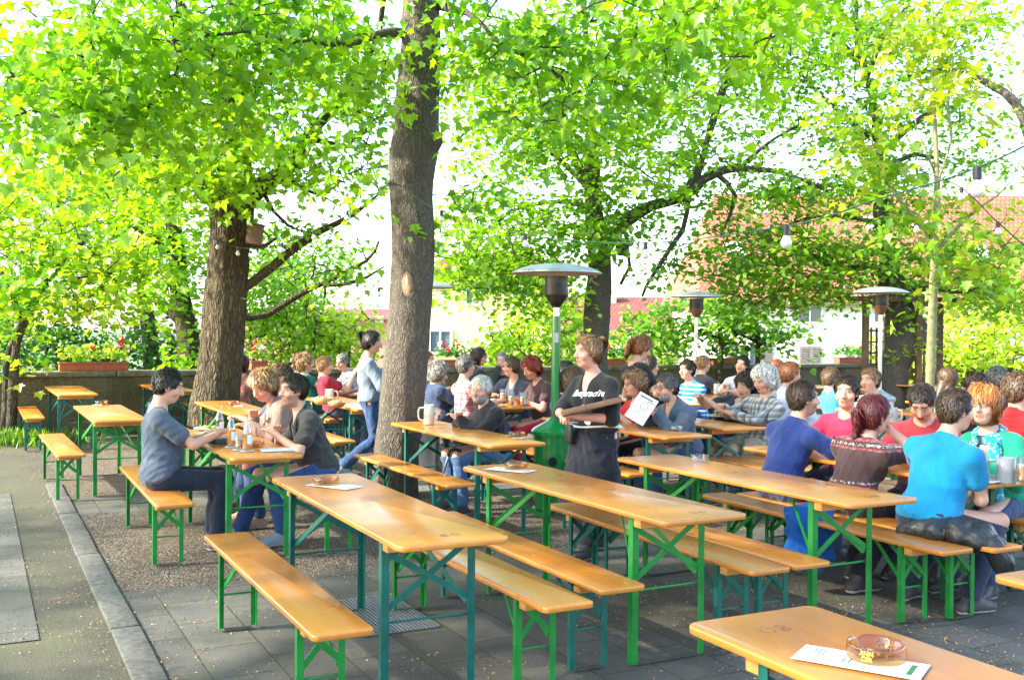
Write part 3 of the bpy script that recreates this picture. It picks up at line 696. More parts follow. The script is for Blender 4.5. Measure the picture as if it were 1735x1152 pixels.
# a maple just left of the frame: boughs hang in top left, unseen crown added to shade tables
def wl_(P, R): return (np.array(P, float), np.array(R, float))
make_tree('tree', 'maple rooted outside the left edge, boughs hanging in at the top left, unseen crown added for shade', [wl_([(-6.6, 2.6, -.05), (-6.6, 2.6, 1.2), (-6.5, 2.7, 3.0), (-6.3, 2.9, 5.0), (-6.2, 3.0, 8.5)], [.30, .25, .22, .17, .06]), wl_([(-6.5, 2.7, 3.0), (-5.4, 4.0, 4.0), (-4.2, 5.8, 4.5)], [.12, .08, .03]), wl_([(-6.45, 2.8, 3.6), (-4.8, 2.6, 4.8), (-2.6, 2.4, 5.4)], [.11, .07, .03]), wl_([(-6.4, 2.8, 3.4), (-7.0, 4.6, 4.6), (-7.2, 6.2, 5.0)], [.1, .07, .03]), wl_([(-6.3, 2.9, 4.6), (-5.6, .8, 6.0), (-5, -1.2, 6.4)], [.1, .07, .03]), wl_([(-6.3, 2.9, 4.8), (-8.2, 2.2, 6.2), (-9.6, 1.6, 6.6)], [.1, .07, .03]), wl_([(-6.5, 2.7, 3.2), (-9, 3.6, 4.4), (-12, 5, 4.8)], [.12, .08, .03]), wl_([(-9, 3.6, 4.4), (-11, 3, 4.9), (-13.5, 2.2, 5.6)], [.07, .05, .02])],
    6, M_BARKA, [(-5.2, 4.6, -4.9, 1.9, .9, 1.7, 1100), (-3.6, 3.2, -5.6, 1.9, 1.0, 1.6, 1100), (-6.8, 5.6, -5.2, 1.6, 1.0, 1.4, 900), (-5.6, 1.2, -6.2, 2.2, 1.2, 2.0, 1300), (-8.4, 2.4, -6.2, 2.0, 1.2, 2.0, 1000), (-4.2, 6.0, -5.6, 1.6, .8, 1.2, 700), (-5.5, 3.0, -7.8, 2.6, 1.2, 2.6, 1500), (-9.0, 5.0, -5.8, 1.6, 1.1, 1.6, 700), (-11, 3.5, -4.6, 2.0, 1.3, 1.8, 1000), (-12, 6, -4.6, 1.8, 1.3, 1.6, 900), (-9.5, 7.6, -4.8, 1.5, .9, 1.2, 600), (-13.5, 2, -5.5, 2, 1.3, 2.2, 900), (-5.4, -1.6, -6.0, 2.2, 1.3, 1.8, 1000), (-8, -.8, -5.6, 2, 1.3, 1.8, 900)],
    .094, MAPLE, YG1, YG2, 61, droop=.7, tilt=.85, spray_r=.42, per=22, dens=2.4, thick=24, trunk_disp=.02, seg=.12, maxtwig=2.4)
# trees standing beyond the wall on the left
def simple_tree(label, limbs, d, blobs, ls, shape, c1, c2, seed, **k):
    k.setdefault('thick', 16); k.setdefault('bumps', ()); return make_tree('tree', label, limbs, d, k.pop('bark', M_BARKC), blobs, ls, shape, c1, c2, seed, **k)
simple_tree('grey trunk behind the wall, between flower box and thick left trunk', [[(258, 800, 17), (257, 640, 14), (252, 560, 13), (240, 480, 10), (232, 400, 9), (238, 330, 8), (220, 250, 6), (200, 150, 5)], [(240, 470, 6), (200, 400, 5), (150, 340, 4), (90, 300, 3)], [(232, 390, 6), (275, 330, 5), (300, 280, 3)]],
    21, [(200, 330, 20.5, 130, 90, 2, 1300), (90, 300, 20, 130, 90, 2, 1200), (220, 430, 20, 110, 70, 1.6, 900), (60, 420, 20, 110, 80, 1.6, 950), (260, 200, 21, 150, 80, 2, 1000), (60, 180, 21, 140, 90, 2, 1100)], .15, OVAL, YG1, (.42, .50, .02), 21, bark=M_BARKA, spray_r=.40, per=12)
simple_tree('pale trunk with a sawn off limb, just left of the thick trunk', [[(330, 800, 22), (325, 640, 20), (318, 570, 19), (306, 500, 17), (300, 430, 13), (292, 350, 12), (300, 270, 9), (310, 170, 7)], [(318, 575, 12), (300, 545, 11), (278, 520, 9), (268, 508, 8)], [(298, 440, 8), (250, 400, 6), (210, 385, 4)], [(294, 350, 8), (268, 310, 6), (255, 250, 4)], [(300, 300, 7), (340, 270, 5), (350, 200, 3)]],
    19, [(300, 450, 18.5, 110, 70, 1.5, 700), (260, 370, 18.6, 120, 60, 1.6, 700), (310, 590, 18.2, 45, 60, .8, 230), (320, 250, 19, 90, 60, 1.5, 320), (230, 500, 18, 80, 45, 1.0, 260)], .14, OVAL, YG1, YG2, 22, bark=M_BARKB, spray_r=.36, per=12, trunk_disp=.05, thick=28)
simple_tree('small maple at the left edge with a twin stem', [[(18, 742, 10), (20, 690, 8), (24, 620, 8), (30, 575, 8), (46, 535, 7), (70, 490, 5), (110, 440, 4), (150, 400, 3)], [(2, 735, 6), (8, 660, 6), (14, 600, 5), (24, 572, 5)], [(40, 545, 5), (20, 490, 4), (-10, 430, 3)], [(60, 505, 4), (120, 480, 3), (190, 460, 2)]],
    15.2, [(70, 420, 15, 130, 70, 1.3, 620), (190, 440, 14.8, 110, 50, 1.0, 420), (30, 500, 15, 90, 50, .9, 350), (140, 510, 14.6, 110, 40, .9, 300), (10, 600, 15, 40, 70, .5, 110), (20, 340, 15, 110, 60, 1.2, 400)], .14, MAPLE, YG1, (.36, .48, .02), 23, bark=M_BARKC, spray_r=.36, per=10, droop=.5)
treeC, trC = simple_tree('central tree with a big limb reaching right and a nest box near its fork', [[(1008, 690, 24), (1010, 620, 21), (1012, 560, 21), (1014, 500, 23), (1017, 440, 20), (1012, 400, 17), (1005, 330, 13), (1002, 270, 12), (1000, 200, 10), (998, 120, 8), (990, 30, 5), (985, -100, 3)],
    [(1020, 425, 13), (1042, 398, 12), (1066, 374, 12), (1106, 350, 10), (1165, 332, 9), (1215, 293, 8), (1250, 285, 6), (1330, 292, 4), (1400, 322, 3)], [(1165, 330, 6), (1186, 270, 5.5), (1214, 180, 5), (1240, 100, 4), (1262, 10, 3)], [(1180, 325, 5), (1198, 240, 5), (1225, 150, 4), (1250, 50, 3)], [(1006, 320, 8), (972, 255, 7), (950, 190, 6), (928, 110, 4), (920, 30, 3)], [(985, 285, 5), (945, 205, 4), (940, 120, 3)], [(1003, 280, 7), (1030, 200, 5), (1060, 110, 4), (1075, 20, 3)],
    [(970, 250, 5), (900, 185, 4), (820, 200, 3), (770, 240, 2)], [(1165, 332, 5), (1150, 400, 4), (1110, 460, 3), (1095, 500, 2)], [(1040, 400, 5), (1070, 440, 3), (1050, 480, 2)], [(1010, 360, 6), (940, 340, 4), (870, 360, 3), (800, 410, 2)], [(1008, 340, 5), (930, 260, 3), (850, 280, 2)], [(1215, 293, 5), (1245, 330, 4), (1220, 400, 2.5)], [(1250, 285, 4), (1300, 240, 3), (1360, 210, 2)]],
    18, [(860, 130, 17.5, 130, 100, 2, 800), (1000, 90, 17.5, 130, 90, 2, 750), (1140, 100, 17.5, 120, 100, 2, 650), (1270, 120, 17.8, 100, 110, 2, 480), (870, 260, 17.5, 120, 80, 2, 560), (1000, 230, 17.2, 120, 80, 1.6, 560), (1130, 240, 17.5, 110, 80, 2, 460), (830, 390, 17.5, 110, 70, 1.6, 560), (950, 370, 17.2, 100, 60, 1.4, 420), (1080, 330, 17.6, 110, 50, 1.4, 300),
    (1240, 270, 18, 80, 60, 1.5, 200), (1200, 380, 18, 80, 60, 1.2, 180), (1020, 410, 17.2, 60, 40, .6, 130), (800, 450, 17.5, 80, 40, 1.2, 420), (900, 470, 17.6, 70, 60, 1.2, 480), (1150, 440, 18, 60, 50, 1.0, 120), (1330, 330, 18, 90, 50, 1.5, 200), (1000, -80, 17.5, 350, 90, 3, 900)],
    .118, OVAL, (.095, .25, .012), (.29, .45, .016), 24, bark=M_BARKG, spray_r=.42, per=20, dens=2.3, thick=36, trunk_disp=.04, twig_r=.010, seg=.1, maxtwig=2.6)
treeD, trD = simple_tree('twisted dark tree standing inside the wooden trellis', [[(1512, 690, 26), (1512, 650, 24), (1516, 618, 24), (1530, 588, 27), (1543, 562, 22), (1532, 535, 20), (1521, 508, 20), (1512, 470, 18), (1505, 420, 14), (1496, 370, 13), (1490, 310, 12), (1490, 250, 10), (1480, 180, 8), (1460, 90, 6), (1450, 0, 4), (1445, -80, 3)],
    [(1506, 490, 12), (1484, 462, 10), (1468, 448, 8), (1430, 452, 6), (1380, 436, 5), (1340, 415, 3), (1290, 420, 2)], [(1450, 452, 5), (1400, 470, 4), (1330, 490, 3), (1270, 520, 2)], [(1500, 380, 5), (1460, 376, 4), (1400, 372, 3), (1340, 380, 2)], [(1430, 455, 4), (1380, 420, 3.5), (1350, 395, 3), (1345, 370, 2)], [(1490, 270, 8), (1515, 235, 7), (1545, 205, 6), (1580, 188, 5), (1600, 185, 3)], [(1492, 300, 6), (1530, 268, 4), (1570, 262, 4), (1600, 275, 2)],
    [(1488, 240, 6), (1430, 200, 4), (1380, 150, 3), (1330, 110, 2)], [(1470, 130, 5), (1500, 60, 4), (1540, 10, 3)], [(1465, 110, 4), (1400, 50, 3), (1330, 20, 2)], [(1525, 500, 7), (1570, 488, 5), (1620, 500, 4), (1660, 480, 3)], [(1495, 340, 5), (1440, 320, 4), (1360, 320, 3), (1300, 340, 2)], [(1752, 260, 10, 17), (1718, 175, 8, 17), (1660, 139, 6, 17.5), (1590, 119, 4, 18), (1540, 130, 2, 18)]],
    18.5, [(1350, 60, 18, 120, 80, 2, 560), (1470, 60, 18, 120, 90, 2, 600), (1600, 80, 18, 120, 100, 2, 560), (1420, 190, 18, 110, 80, 1.8, 420), (1540, 200, 18, 110, 80, 1.8, 330), (1660, 220, 18, 90, 90, 1.8, 300), (1400, 320, 18, 120, 60, 1.8, 420), (1520, 330, 18.2, 90, 60, 1.5, 330), (1330, 420, 18, 110, 50, 1.6, 520), (1450, 420, 17.8, 90, 50, 1.4, 460), (1590, 430, 18, 110, 60, 1.6, 600), (1690, 430, 18.2, 80, 90, 1.6, 420),
    (1260, 470, 18.2, 90, 45, 1.5, 380), (1380, 490, 18, 100, 40, 1.4, 420), (1670, 490, 19.6, 80, 50, 1.0, 460), (1540, 480, 19.8, 50, 30, .6, 140), (1300, 520, 18.4, 70, 30, 1.0, 160), (1500, -70, 18, 350, 80, 3, 700), (1535, 560, 18.0, 25, 60, .3, 60)],
    .112, OVAL, (.085, .23, .014), (.28, .44, .02), 25, bark=M_BARKG, spray_r=.42, per=22, dens=2.3, thick=40, trunk_disp=.06, twig_r=.009, seg=.08, maxtwig=2.6, bumps=[(W(1560, 572, 18.4), .10, .16)])
simple_tree('slender young maple with yellowing leaves in front of the trellis', [[(1572, 800, 8), (1576, 640, 7.5), (1581, 500, 7), (1585, 400, 6), (1588, 330, 5.5), (1586, 250, 4), (1581, 150, 3), (1580, 40, 2.2), (1578, -60, 1.5)], [(1583, 430, 3.5), (1545, 360, 3), (1500, 310, 2.2), (1472, 235, 1.5)], [(1587, 440, 3.5), (1640, 385, 3), (1690, 330, 2), (1730, 270, 1.3)], [(1588, 330, 3), (1606, 250, 2.5), (1600, 190, 2), (1625, 60, 1.5)], [(1586, 300, 2.5), (1560, 250, 2), (1540, 180, 1.3)]],
    12.3, [(1480, 260, 12.2, 70, 50, .5, 75), (1500, 300, 12.1, 60, 40, .5, 60), (1540, 400, 12, 70, 50, .5, 50), (1610, 450, 12, 90, 40, .5, 60), (1650, 360, 12, 70, 60, .5, 45), (1440, 210, 12.1, 60, 45, .5, 55), (1600, 40, 12, 90, 55, .6, 90), (1640, 110, 11.6, 60, 60, .5, 60), (1560, 130, 12, 70, 60, .5, 45), (1500, 60, 12, 80, 50, .5, 60)], .145, MAPLE, OR1, OR2, 26, bark=M_SAPL, thick=14, trunk_disp=.004, spray_r=.34, per=9, dens=1.5, droop=.7, tilt=.7, twig_r=.005)
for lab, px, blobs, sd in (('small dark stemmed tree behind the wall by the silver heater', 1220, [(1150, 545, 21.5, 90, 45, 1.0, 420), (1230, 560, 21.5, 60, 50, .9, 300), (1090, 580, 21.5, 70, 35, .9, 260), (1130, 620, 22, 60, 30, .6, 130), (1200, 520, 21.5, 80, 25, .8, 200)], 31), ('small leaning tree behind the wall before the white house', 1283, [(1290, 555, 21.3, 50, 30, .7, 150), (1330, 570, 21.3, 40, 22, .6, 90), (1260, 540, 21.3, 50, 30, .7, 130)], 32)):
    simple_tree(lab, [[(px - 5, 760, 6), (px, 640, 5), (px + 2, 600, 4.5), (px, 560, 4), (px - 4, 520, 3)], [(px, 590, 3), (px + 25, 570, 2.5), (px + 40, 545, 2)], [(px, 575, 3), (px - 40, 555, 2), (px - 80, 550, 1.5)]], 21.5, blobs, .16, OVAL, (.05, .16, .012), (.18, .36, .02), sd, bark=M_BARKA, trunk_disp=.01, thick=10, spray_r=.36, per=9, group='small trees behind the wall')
# bushes beyond the wall, each its own plant
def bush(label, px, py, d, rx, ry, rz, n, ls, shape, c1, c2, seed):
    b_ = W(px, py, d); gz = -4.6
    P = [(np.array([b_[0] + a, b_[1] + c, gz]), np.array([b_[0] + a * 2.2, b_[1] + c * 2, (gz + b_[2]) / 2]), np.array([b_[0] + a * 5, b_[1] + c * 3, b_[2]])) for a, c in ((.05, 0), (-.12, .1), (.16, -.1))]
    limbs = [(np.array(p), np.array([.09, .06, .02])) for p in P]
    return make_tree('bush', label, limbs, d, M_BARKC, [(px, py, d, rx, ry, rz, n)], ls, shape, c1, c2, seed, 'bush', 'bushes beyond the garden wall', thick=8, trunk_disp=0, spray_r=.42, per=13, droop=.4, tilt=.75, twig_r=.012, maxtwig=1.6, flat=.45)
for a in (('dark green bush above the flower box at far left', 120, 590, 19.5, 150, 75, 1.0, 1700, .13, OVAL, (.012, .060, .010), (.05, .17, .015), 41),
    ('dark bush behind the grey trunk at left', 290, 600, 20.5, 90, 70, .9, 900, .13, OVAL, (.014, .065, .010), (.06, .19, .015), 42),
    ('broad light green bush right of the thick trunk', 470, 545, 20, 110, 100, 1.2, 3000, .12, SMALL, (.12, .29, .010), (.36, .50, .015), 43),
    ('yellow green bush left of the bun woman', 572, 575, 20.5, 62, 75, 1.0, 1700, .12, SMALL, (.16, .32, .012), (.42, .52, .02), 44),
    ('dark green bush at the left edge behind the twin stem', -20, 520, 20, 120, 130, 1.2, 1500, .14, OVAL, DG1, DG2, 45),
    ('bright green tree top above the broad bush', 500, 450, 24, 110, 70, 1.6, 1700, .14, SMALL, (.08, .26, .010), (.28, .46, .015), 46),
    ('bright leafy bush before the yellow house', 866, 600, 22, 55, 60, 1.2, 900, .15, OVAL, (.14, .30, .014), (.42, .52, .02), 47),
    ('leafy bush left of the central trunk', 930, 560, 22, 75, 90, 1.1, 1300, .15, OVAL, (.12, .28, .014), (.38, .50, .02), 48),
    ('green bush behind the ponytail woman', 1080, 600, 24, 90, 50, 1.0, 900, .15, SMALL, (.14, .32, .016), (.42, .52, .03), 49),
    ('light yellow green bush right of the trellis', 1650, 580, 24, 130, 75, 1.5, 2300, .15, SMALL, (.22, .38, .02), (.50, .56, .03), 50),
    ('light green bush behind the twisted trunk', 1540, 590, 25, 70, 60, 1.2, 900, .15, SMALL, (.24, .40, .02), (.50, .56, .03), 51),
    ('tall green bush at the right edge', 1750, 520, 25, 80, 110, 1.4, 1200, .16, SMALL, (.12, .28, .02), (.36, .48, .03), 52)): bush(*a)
# ---------------------------------------------------------------- people: one implicit surface per body, clothes as their own surfaces
class Field:
    def __init__(s, lo, hi, h):
        s.h = h; s.lo = np.asarray(lo, float); n = np.ceil((np.asarray(hi) - s.lo) / h).astype(int) + 1; s.n = n
        s.ax = [s.lo[i] + h * np.arange(n[i]) for i in range(3)]; s.D = np.full(tuple(n), 1.0, np.float32)
    def sub(s, lo, hi):
        a = np.clip(np.floor((np.asarray(lo) - s.lo) / s.h).astype(int), 0, s.n); b = np.clip(np.ceil((np.asarray(hi) - s.lo) / s.h).astype(int) + 1, 0, s.n)
        if (b <= a).any(): return None, None
        sl = tuple(slice(a[i], b[i]) for i in range(3))
        return sl, (s.ax[0][sl[0]][:, None, None], s.ax[1][sl[1]][None, :, None], s.ax[2][sl[2]][None, None, :])
    def op(s, f, lo, hi, k, m=0.03, cut=False):
        sl, X = s.sub(np.asarray(lo) - m - k, np.asarray(hi) + m + k)
        if sl is None: return
        d = f(*X).astype(np.float32); a = s.D[sl]
        if cut:
            d = -d; h = np.maximum(k - np.abs(a - d), 0) / max(k, 1e-6); s.D[sl] = np.maximum(a, d) + h * h * k * .25
        else:
            h = np.maximum(k - np.abs(a - d), 0) / max(k, 1e-6); s.D[sl] = np.minimum(a, d) - h * h * k * .25
    def cone(s, a, b, ra, rb, k=.02, cut=False, sq=None):
        a = np.asarray(a, float); b = np.asarray(b, float); v = b - a; L = v @ v + 1e-12; R = max(ra, rb)
        def f(x, y, z):
            px, py, pz = x - a[0], y - a[1], z - a[2]
            t = np.clip((px * v[0] + py * v[1] + pz * v[2]) / L, 0, 1)
            return np.sqrt((px - t * v[0]) ** 2 + (py - t * v[1]) ** 2 + (pz - t * v[2]) ** 2) - (ra + (rb - ra) * t)
        s.op(f, np.minimum(a, b) - R, np.maximum(a, b) + R, k, cut=cut)
    def ell(s, c, r, M=None, k=.03, cut=False):
        """ellipsoid; M rows are its axes"""
        c = np.asarray(c, float); r = np.asarray(r, float); M = np.eye(3) if M is None else M; R = r.max()
        def f(x, y, z):
            p = [(x - c[0]) * M[i][0] + (y - c[1]) * M[i][1] + (z - c[2]) * M[i][2] for i in range(3)]
            k0 = np.sqrt(sum((p[i] / r[i]) ** 2 for i in range(3))); k1 = np.sqrt(sum((p[i] / r[i] ** 2) ** 2 for i in range(3))) + 1e-9
            return k0 * (k0 - 1) / k1
        s.op(f, c - R, c + R, k, cut=cut)
    def half(s, p, n, k=.004):
        """keeps the side the normal points away from"""
        n = np.asarray(n, float); n = n / np.linalg.norm(n)
        d = ((s.ax[0][:, None, None] - p[0]) * n[0] + (s.ax[1][None, :, None] - p[1]) * n[1] + (s.ax[2][None, None, :] - p[2]) * n[2]).astype(np.float32)
        s.D = np.maximum(s.D, d)
    def mesh(s):
        D = s.D; D[0] = D[-1] = 1; D[:, 0] = D[:, -1] = 1; D[:, :, 0] = D[:, :, -1] = 1
        sg = D < 0; n = D.shape
        C = np.zeros((n[0] - 1, n[1] - 1, n[2] - 1), np.int8); off = [(i, j, k) for i in (0, 1) for j in (0, 1) for k in (0, 1)]
        sl = lambda o: sg[o[0]:n[0] - 1 + o[0], o[1]:n[1] - 1 + o[1], o[2]:n[2] - 1 + o[2]]
        for o in off: C += sl(o)
        act = (C > 0) & (C < 8); ci = np.argwhere(act); idx = np.full(act.shape, -1, np.int64); idx[act] = np.arange(len(ci))
        if not len(ci): return np.zeros((0, 3)), np.zeros((0, 4), int)
        val = {o: D[ci[:, 0] + o[0], ci[:, 1] + o[1], ci[:, 2] + o[2]] for o in off}
        P = np.zeros((len(ci), 3)); cnt = np.zeros(len(ci))
        for a in off:
            for ax in range(3):
                if a[ax]: continue
                b = list(a); b[ax] = 1; b = tuple(b); va, vb = val[a], val[b]; m = (va < 0) != (vb < 0)
                t = np.where(m, va / np.where(m, va - vb, 1), 0); q = np.tile(np.array(a, float), (len(ci), 1)); q[:, ax] += t
                P += np.where(m[:, None], q, 0); cnt += m
        P = (P / cnt[:, None] + ci) * s.h + s.lo; F = []
        for ax in range(3):
            u, v = (ax + 1) % 3, (ax + 2) % 3
            a = [slice(0, n[i] - 1) for i in range(3)]; b = list(a); b[ax] = slice(1, n[ax]); a[u] = b[u] = slice(1, n[u] - 1); a[v] = b[v] = slice(1, n[v] - 1)
            A, B = sg[tuple(a)], sg[tuple(b)]
            for msk, flip in ((A & ~B, False), (~A & B, True)):
                e = np.argwhere(msk)
                if not len(e): continue
                e = e.copy(); e[:, u] += 1; e[:, v] += 1
                q = []
                for du, dv in ((-1, -1), (0, -1), (0, 0), (-1, 0)):
                    w = e.copy(); w[:, u] += du; w[:, v] += dv; q.append(idx[w[:, 0], w[:, 1], w[:, 2]])
                q = np.stack(q, 1); F.append(q[:, ::-1] if flip else q)
        return P, np.concatenate(F)
def unit(v): v = np.asarray(v, float); return v / (np.linalg.norm(v) + 1e-9)
def ik(a, t, l1, l2, pole):
    a, t = np.asarray(a, float), np.asarray(t, float); d = t - a; L = np.linalg.norm(d); L2 = min(L, (l1 + l2) * .995); d = d / L; t = a + d * L2
    x = (l1 * l1 - l2 * l2 + L2 * L2) / (2 * L2); h = math.sqrt(max(l1 * l1 - x * x, 0)); p = np.asarray(pole, float); p = unit(p - d * (p @ d))
    return a + d * x + p * h, t
M_SKIN = NT('skin'); _a = M_SKIN.n('ShaderNodeAttribute'); _a.attribute_name = 'Col'
M_SKIN.set(Base_Color=_a.outputs['Color'], Roughness=.5, Subsurface_Weight=.12, Subsurface_Radius=(.6, .25, .12), Subsurface_Scale=.012, Specular_IOR_Level=.4)
M_SKIN.set(Normal=M_SKIN.bump(M_SKIN.noise(M_SKIN.coord(), 90, 4), .12, .003)); M_SKIN = M_SKIN.m
def m_hair(name, c):
    if name in MATS: return MATS[name]
    q = NT(name); v = q.coord(scale=(1, 1, .22)); n = q.noise(v, 95, 4, .6, .6); big = q.noise(q.coord(), 16, 3)
    col = q.ramp(n, [(.3, tuple(x * .5 for x in c)), (.55, c), (.8, tuple(min(1, x * 1.45) for x in c))]); col = q.mix(q.math('MULTIPLY', big, .4), col, tuple(x * .6 for x in c))
    at_ = q.n('ShaderNodeAttribute'); at_.attribute_name = 'Col'; col = q.mix(1.0, col, at_.outputs['Color'], 'MULTIPLY')
    q.set(Base_Color=col, Roughness=.45, Specular_IOR_Level=.45, Normal=q.bump(n, .35, .004)); MATS[name] = q.m; return q.m
HC = dict(black=(.018, .014, .012), darkbrown=(.045, .026, .015), brown=(.10, .055, .026), reddish=(.26, .09, .03), red=(.30, .035, .012), ginger=(.50, .17, .035), blond=(.36, .21, .09), grey=(.27, .25, .22), darkgrey=(.12, .11, .10), white=(.78, .74, .66), wine=(.10, .012, .014), fair=(.34, .18, .08))
M_SHOE = plain('shoe_dark', (.05, .045, .05), .6, var=.3); M_SHOEG = plain('shoe_canvas', (.22, .24, .28), .8, var=.2); M_SHOET = plain('shoe_tan', (.36, .22, .15), .7, var=.2)
M_SOLE = plain('shoe_sole', (.45, .43, .40), .7); M_SPEC = plain('spectacle_frame', (.03, .02, .02), .3)
ARMZ = .80
PEOPLE = {}
def person(label, ts_, head, face, look=0, nod=0, sex='m', top='tee', topc=(.1, .1, .1), pat=None, c2=None, c3=None, psc=1.0, pants=(.03, .045, .09), pden=True, hair='short', hairc='brown', skin=(.58, .31, .205), arms=(None, None), wide=1.0, belly=0.0, stand=None, glasses=0, beard=None, h=.009, dy=None, legs=None, sleeve=None, shoes=None, name=None, hs=1.0, tilt=0.0, neck='round', hem=.0, curl=(.55, .55), collar=None, topless_name='shirt', over=None, over_open=.055, over_sleeve=1.98):
    """ts_ = seat in row coordinates, head = pixel of the head's centre, face = bearing of the chest (0 away, 90 left, 180 towards the viewer)"""
    fa = math.radians(face); fw = np.array([-math.sin(fa), math.cos(fa), 0.0])
    if ts_[0] < 60: base = ts(*ts_)
    else: base = np.array([(ts_[0] - 867.5) / FPX * ts_[1], ts_[1], 0.0])
    lean = .13 if dy is None else dy
    Hw = W(head[0], head[1], base[1] + fw[1] * lean)
    ca, sa = math.cos(fa), math.sin(fa)
    loc = lambda p: np.array([(p[0] - base[0]) * ca + (p[1] - base[1]) * sa, -(p[0] - base[0]) * sa + (p[1] - base[1]) * ca, p[2]])
    H = loc(Hw); sc = hs; fem = sex == 'f'
    hz = .575 if stand is None else .90 * stand
    P = np.array([0, 0, hz]); d = H - P; L = np.linalg.norm(d); ratio = L / (.70 * sc)
    if not .86 < ratio < 1.14: print('PERSON ratio %.2f %s head z %.2f' % (ratio, label, H[2]))
    # spine: pelvis -> base of neck -> head
    hy = math.radians(look); hp = math.radians(nod)
    hf = np.array([-math.sin(hy) * math.cos(hp), math.cos(hy) * math.cos(hp), -math.sin(hp)]); hr_ = unit(np.cross(hf, (0, 0, 1))); hr_ = unit(hr_ + np.array([0, 0, 1]) * math.sin(math.radians(tilt))); hu = np.cross(hr_, hf)
    Nk = H - hu * .115 * sc - hf * .028 * sc                      # top of neck under the skull
    N = P + (Nk - P) * .865 + np.array([0, -.012, 0]); t = unit(N - P); T = np.linalg.norm(N - P)
    x = unit(np.array([1, 0, 0]) - t * t[0]); f = np.cross(t, x)
    sw = (.165 if fem else .188) * wide * sc; M3 = np.array([x, f, t])
    at = lambda a, b, c: P + x * a + f * b + t * c
    S = [at(-sw, -.005, T - .075 * sc), at(sw, -.005, T - .075 * sc)]; l1, l2 = .285 * sc, .245 * sc
    hands = []; elb = []; wri = []
    for i, sg in enumerate((-1, 1)):
        a = arms[i]; pole = np.array([sg * .75, -.30, -.65])
        if a is None:
            if stand is None: a = (sg * .09, .37, ARMZ + .035)
            else: a = (sg * (sw + .06), .02, hz - .02); pole = np.array([sg * .3, -1, 0])
        if isinstance(a, str): tg = None
        if len(a) == 4 and a[0] == 'W': tg = loc(W(*a[1:]))
        elif len(a) == 6: tg = np.array(a[:3], float); pole = np.array(a[3:], float)
        else: tg = np.array(a, float)
        dv = tg - S[i]; Ld = np.linalg.norm(dv); tg = S[i] + dv * min(1, .90 * (l1 + l2) / Ld)
        e, w_ = ik(S[i], tg, l1, l2, pole); elb.append(e); wri.append(w_)
    # legs
    hipx = .088 * wide * sc; K = []; A = []
    for i, sg in enumerate((-1, 1)):
        hp_ = P + np.array([sg * hipx, .0, -.03])
        if legs is not None: k_, a_ = np.array(legs[i][0], float), np.array(legs[i][1], float)
        elif stand is None: k_ = np.array([sg * .12, .43, .53]); a_ = np.array([sg * .13, .40, .095])
        else: k_ = np.array([sg * .09, .03, hz * .54]); a_ = np.array([sg * .09, -.02, .09])
        K.append(k_); A.append(a_)
    pts = np.array([H + (0, 0, .16), H + (.14, .14, -.1), H - (.14, .14, .1), *S, *elb, *wri, *K, *A, P]); lo = pts.min(0) - .17; hi = pts.max(0) + .17; lo[2] = max(lo[2], -.01)
    for w_ in wri: lo = np.minimum(lo, w_ - .24); hi = np.maximum(hi, w_ + .24)
    lo[2] = max(lo[2], -.01)
    def torso(F, g, k=.05):
        F.ell(at(0, -.005, .0), np.array([.165 * wide if not fem else .172 * wide, .115, .115]) * sc + g, M3, k)
        F.ell(at(0, .0 + belly * .04, .19 * T / .53), np.array([(.148 if not fem else .132) * wide, .108 + belly * .05, .15]) * sc + g, M3, k)
        F.ell(at(0, .0, T * .66), np.array([(.160 if not fem else .142) * wide, .112, .17]) * sc + g, M3, k)
        F.cone(S[0] + x * .025, S[1] - x * .025, .058 * sc + g, .058 * sc + g, k)
        F.cone(at(0, -.012, T - .09), at(0, 0, T + .0), .085 * sc + g, .056 * sc + g * .6, k)
        for sg in (-1, 1): F.cone(at(0, -.02, T + .012), at(sg * sw * .80, -.012, T - .058), .042 * sc + g * .8, .046 * sc + g * .8, .035)
        if belly: F.ell(at(0, .06, .12), np.array([.14 * wide, .06 + belly * .09, .14]) * sc + g, M3, .06)
        if fem:
            for sg in (-1, 1): F.ell(at(sg * .068 * wide, .088, T * .60), np.array([.064, .060, .066]) * sc + g, M3, .035)
    def sleeve_(F, g, n, k=.03, loose=0.0):
        for i in (0, 1):
            F.cone(S[i], S[i] + (elb[i] - S[i]) * min(1, n), .054 * sc + g, (.054 - .013 * min(1, n)) * sc + g + loose, k)
            if n > 1: F.cone(elb[i], elb[i] + (wri[i] - elb[i]) * (n - 1), .041 * sc + g, (.041 - .012 * (n - 1)) * sc + g + loose * .6, k)
    def legs_(F, g, k=.04, flare=0.0, full=1.0):
        for i, sg in enumerate((-1, 1)):
            hp_ = P + np.array([sg * hipx, 0, -.03]); F.cone(hp_, K[i], .090 * sc * wide + g, .060 * sc + g, k)
            F.cone(K[i], K[i] + (A[i] - K[i]) * full, .058 * sc + g, (.058 - .018 * full) * sc + g + flare, k)
    # ---- body
    F = Field(lo, hi, h); torso(F, -.006); sleeve_(F, -.009, 1.0); legs_(F, -.012)
    for i in (0, 1): F.cone(elb[i], wri[i], .0405 * sc, .0265 * sc, .02)
    F.cone(at(0, -.005, T - .04), Nk + hu * .02, .060 * sc * (.88 if fem else 1), .053 * sc * (.86 if fem else 1), .03)
    Mh = np.array([hr_, hf, hu]); hd = lambda a, b, c: H + (hr_ * a + hf * b + hu * c) * sc
    F.ell(hd(0, -.016, .032), np.array([.076, .097, .088]) * sc, Mh, .02); F.ell(hd(0, .022, -.035), np.array([.062, .070, .082]) * sc, Mh, .03)
    F.ell(hd(0, .040, -.085), np.array([.040, .040, .030]) * sc, Mh, .025)
    F.cone(hd(-.034, .072, .038), hd(.034, .072, .038), .017 * sc, .017 * sc, .015)
